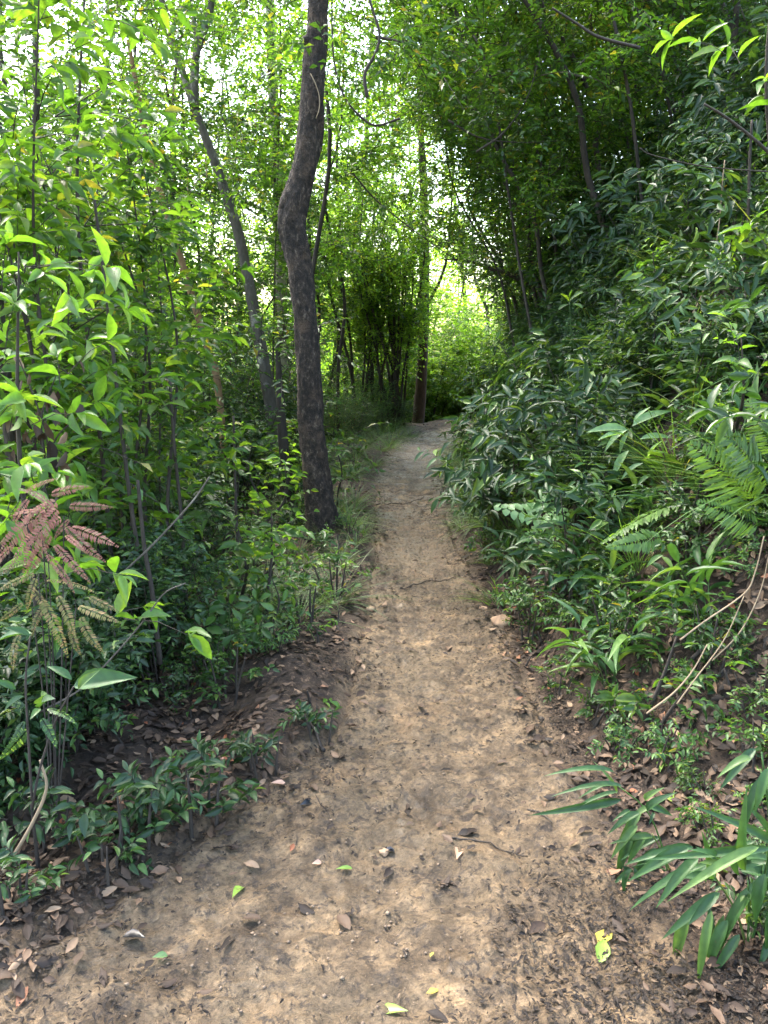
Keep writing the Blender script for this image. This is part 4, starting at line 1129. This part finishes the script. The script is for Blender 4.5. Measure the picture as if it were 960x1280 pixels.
tag(litter('fallen_leaves', 46000, p_lit, .050, .023, 'dry', T_DRY), 'brown leaf litter covering the ground on both sides of the trail', 'leaf litter')
tag(litter('debris', 42000, p_deb, .017, .007, 'debris', T_MID, .005, .35), 'tiny dark bits of leaf and twig trodden into the trail', 'debris')
rc = np.random.default_rng(44); mb = MB()
ico = None
cy_, cx2 = 1.15 + 6 * rc.random(9000) ** 1.7, rc.uniform(-1.5, 1.6, 9000)
uu = np.abs(cx2 - pc(cy_)) / pw(cy_); keep = (uu < 1.15) & (rc.random(9000) < np.clip(.35 + fbm(cx2 * 2.5 + 7, cy_ * 2.5) * 1.4, .05, 1))
X, Y_ = cx2[keep], cy_[keep]; Zs = surf(X, Y_); r = .002 + .006 * rc.random(len(X)) ** 3
B = np.array([[1, 0, 0], [-1, 0, 0], [0, 1, 0], [0, -1, 0], [0, 0, 1], [0, 0, -1]], float)
V = np.stack([X, Y_, Zs + .004], -1)[:, None] + B[None] * r[:, None, None] * rc.uniform(.6, 1.3, (len(X), 6, 1)) * np.array([1, 1, .7])
T8 = np.array([(0, 2, 4), (2, 1, 4), (1, 3, 4), (3, 0, 4), (2, 0, 5), (1, 2, 5), (3, 1, 5), (0, 3, 5)])
mb.add(V, {3: (T8[None] + (np.arange(len(X)) * 6)[:, None, None]).reshape(-1, 3)})
tag(link('gravel', mb.mesh('gravel', M['clod'])), 'crumbs of earth and grit strewn over the trail', 'grit', kind='stuff')

# fallen leaves one can pick out
def one_leaf(px, py, L, W, mat, label, ang, tpl=T_DRY, tilt=.2, lift=.009, group=None, rng=np.random.default_rng(15)):
    p = gpix(px, py); p[2] = surf(p[:1], p[1:2])[0]; N = slope_n(p[:1], p[1:2])[0]
    mb = MB(); a = math.radians(ang); D = np.array([math.cos(a), math.sin(a), 0]); D = nrm(D - D.dot(N) * N)
    put(mb, tpl, (-D * L / 2 + N * lift)[None], D[None], (N + rng.normal(size=3) * tilt)[None], [L], [W])
    return single('fallen_leaf', mb.mesh('fallen_leaf', M[mat]), p, label, 'leaf', group)


t = one_leaf(756, 1172, .075, .045, 'yellow', 'curled yellow leaf with two lobes lying on the dirt near the strap clump', 60)
mb = MB(); put(mb, T_OBO, np.array([[-.004, -.012, .014]]), np.array([[-.35, -.85, .1]]), np.array([[.3, .2, 1.]]), [.085], [.04]); link('lower_lobe', mb.mesh('lower_lobe', M['fresh']), t)
one_leaf(297, 1117, .062, .030, 'fresh', 'oval yellow green leaf on the bare dirt left of the trail middle', 70, T_OBO)
one_leaf(168, 1179, .070, .038, 'wet_black', 'wet black leaf on the pale dirt in the lower left', 170, T_OBO)
one_leaf(383, 1014, .055, .026, 'wet_black', 'small black leaf on the trail beyond the yellow green one', 40, T_OBO, .5)
one_leaf(486, 1069, .040, .026, 'wet_black', 'small black clod like leaf in the middle of the trail', 10, T_OBO, .5)
one_leaf(573, 1076, .072, .030, 'pink', 'pale tan leaf lying in the middle of the trail', 75, T_OBO)
one_leaf(541, 1245, .036, .016, 'yellow', 'tiny bright yellow leaf close to the camera', 20)
one_leaf(540, 1197, .022, .010, 'yellow', 'tiny yellow leaf scrap beyond the bright one near the camera', 60)
one_leaf(491, 1266, .075, .030, 'fresh', 'yellow green leaf at the very bottom of the photo', 175, T_OBO)
one_leaf(841, 1001, .065, .040, 'fresh', 'plump pale green leaf on litter above the strap clump', 80, T_OBO)
one_leaf(827, 960, .060, .030, 'fresh', 'yellowish leaf in litter above the plump pale green one', 60, T_OBO)
one_leaf(744, 950, .11, .042, 'debris', 'large grey brown leaf lying on the foot of the right bank', 75, T_OBO)
one_leaf(803, 968, .095, .045, 'debris', 'large dark leaf on the litter right of the grey brown one', 120, T_OBO)
one_leaf(396, 1090, .032, .018, 'pink', 'small orange leaf beside the green sprig on the trail', 20, T_OBO)
one_leaf(392, 996, .050, .025, 'dry', 'reddish brown leaf beside the small black leaf', 130)
one_leaf(560, 1109, .055, .026, 'dry', 'brown leaf in the wet patch of the trail middle', 160, T_OBO)
one_leaf(430, 1094, .055, .016, 'fresh', 'green sprig leaf lying on the trail', 15, T_OBO)
one_leaf(200, 1200, .040, .020, 'leaf_pale', 'small blue green leaf right of the wet black leaf', 20, T_OBO)
one_leaf(285, 1190, .085, .022, 'debris', 'long dark narrow leaf in the lower left dirt', 65, T_OBO)
one_leaf(348, 990, .060, .028, 'pink', 'ochre leaf on the litter at the left edge of the trail', 10, T_OBO)
one_leaf(278, 955, .060, .030, 'pink', 'pale brown leaf on the dark litter of the left verge', 40, T_OBO)
one_leaf(557, 972, .045, .016, 'debris', 'dark leaf lying across the trail beyond the tan leaf', 15)
one_leaf(578, 804, .060, .022, 'debris', 'dark leaf in the trail where it narrows', 5)
fl = []
for i in range(6):
    mb = MB(); put(mb, T_DRY if i % 2 else T_OBO, np.array([[0, -.03, .006]]), np.array([[0, 1., .05]]), np.array([[.1 * (i - 2), 0, 1.]]), [.06], [.028]); fl.append(mb.mesh('fallen_leaf', M['dry']))
k = 0; fr2 = np.random.default_rng(52)
while k < 110:
    x, y = fr2.uniform(-1.6, 2.6), 1.25 + 6.5 * fr2.random() ** 1.4
    if not inview(x, y, 0, 0): continue
    u = (x - pc(y)) / pw(y)
    if abs(u) < .8 and fr2.random() < .6: continue
    N = slope_n(np.array([x]), np.array([y]))[0]
    o = single('fallen_leaf', fl[k % 6], (x, y, float(surf(np.array([x]), np.array([y]))[0]) + .006), None, 'leaf', 'brown leaves fallen about the trail', (-math.asin(N[1]) * -1, math.asin(N[0]), 0), fr2.uniform(.6, 1.25))
    import mathutils
    q = mathutils.Vector((0, 0, 1)).rotation_difference(mathutils.Vector(N)) @ mathutils.Quaternion((0, 0, 1), fr2.uniform(0, 6.28))
    o.rotation_euler = q.to_euler()
    where = 'on the trail' if abs(u) < .8 else 'on right trail edge' if 0 < u < 1.6 else 'on left trail edge' if -1.6 < u < 0 else 'on right bank litter' if u > 0 else 'on left verge litter'
    PLANTED.append((o, 'dry brown leaf lying', where + (' near the viewer' if y < 2.4 else ' in mid view' if y < 4 else ' near crooked tree')))
    k += 1


def stone(px, py, r, label, seed):
    p = gpix(px, py); p[2] = surf(p[:1], p[1:2])[0]; rg = np.random.default_rng(seed); mb = MB()
    n, m = 12, 8; th = np.linspace(0, math.pi, m); ph = np.linspace(0, 2 * math.pi, n, endpoint=False)
    T, Pp = np.meshgrid(th, ph, indexing='ij')
    d = np.stack([np.sin(T) * np.cos(Pp), np.sin(T) * np.sin(Pp), np.cos(T)], -1)
    rr = r * (1 + .6 * fbm(d[..., 0] * 1.4 + seed, d[..., 1] * 1.4 + d[..., 2] * 1.1, 3))
    idx = np.arange(n * m).reshape(m, n)
    mb.add(d * rr[..., None] * [1.2, 1, .7], {4: np.stack([idx[:-1], np.roll(idx[:-1], -1, 1), np.roll(idx[1:], -1, 1), idx[1:]], -1).reshape(-1, 4)[:, ::-1]})
    single('stone', mb.mesh('stone', M['stone']), p + [0, 0, r * .25], label, 'stone')


stone(463, 763, .028, 'small orange stone on the left edge of the trail', 3)
stone(627, 781, .055, 'yellowish clay stone at the foot of the right bank', 5)
stone(480, 1070, .014, 'tiny dark stone in the trail middle', 7)
stone(604, 765, .022, 'small tan stone beside the yellowish clay stone', 9)

# twigs on the ground
for (x0, y0, x1, y1, r, lb) in ((395, 910, 340, 888, .006, 'thin dark root across the litter on the left verge'), (405, 935, 380, 898, .008, 'bent dark twig at the left rim of the trail'), (560, 1060, 660, 1068, .003, 'long thin twig lying across the trail'),
                                (660, 1012, 690, 1034, .004, 'pale broken twig at the right edge of the trail'), (250, 1010, 310, 975, .005, 'dark twig lying on the left litter slope'), (395, 1005, 420, 1045, .002, 'hair thin twig on the trail beside the small black leaf'),
                                (500, 740, 570, 722, .005, 'dark twig across the far narrow trail'), (470, 632, 530, 624, .006, 'dark twig lying across the trail near the bend')):
    a, b = gpix(x0, y0), gpix(x1, y1); mid = (a + b) / 2 + [0, .01, 0]
    q = curve([a, mid, b], 14); q[:, 2] = surf(q[:, 0], q[:, 1]) + r * 1.2
    mb = MB(); o = q[0].copy(); tube(mb, q - o, np.linspace(r, r * .5, 14), 6)
    single('twig', mb.mesh('twig', M['bark']), o, lb, 'twig')

write_labels()

# ------------------------------------------------------------------ camera, light, world
cam = bpy.data.cameras.new('camera'); co = link('camera', cam)
cam.sensor_fit = 'VERTICAL'; cam.sensor_height = 24; cam.lens = 24 * F / 1280
cam.clip_start = .05; cam.clip_end = 2000
co.location = (0, 0, CAM_H); co.rotation_euler = (R(90) - PITCH, 0, 0)
SC.camera = co

SUN_EL, SUN_AZ = R(58), R(-38)      # azimuth measured from +Y towards +X: ahead and to the left
sun = bpy.data.lights.new('sun', 'SUN'); sun.energy = 1.5; sun.angle = R(10); sun.color = (1, .95, .86)
so = link('sun', sun)
so.rotation_euler = (R(90) - SUN_EL, 0, math.pi - SUN_AZ)
w = bpy.data.worlds.new('World'); SC.world = w; w.use_nodes = True
nt = w.node_tree; nt.nodes.clear()
sky = nt.nodes.new('ShaderNodeTexSky'); sky.sky_type = 'NISHITA'; sky.sun_disc = False
sky.sun_elevation = SUN_EL; sky.sun_rotation = SUN_AZ; sky.air_density = 1.4; sky.dust_density = 4; sky.ozone_density = 1
bg = nt.nodes.new('ShaderNodeBackground'); bg.inputs['Strength'].default_value = .15
out = nt.nodes.new('ShaderNodeOutputWorld')
nt.links.new(sky.outputs[0], bg.inputs[0]); nt.links.new(bg.outputs[0], out.inputs[0])

SC.view_settings.view_transform = 'Standard'; SC.view_settings.look = 'None'
SC.view_settings.gamma = 1; SC.view_settings.exposure = 3.45
SC.view_settings.use_curve_mapping = False
SC.render.engine = 'CYCLES'
cy = SC.cycles
cy.max_bounces = 6; cy.diffuse_bounces = 2; cy.glossy_bounces = 2; cy.transmission_bounces = 4; cy.transparent_max_bounces = 4
cy.caustics_reflective = False; cy.caustics_refractive = False
cy.sample_clamp_indirect = 6
cy.use_denoising = True
SC.render.use_persistent_data = False
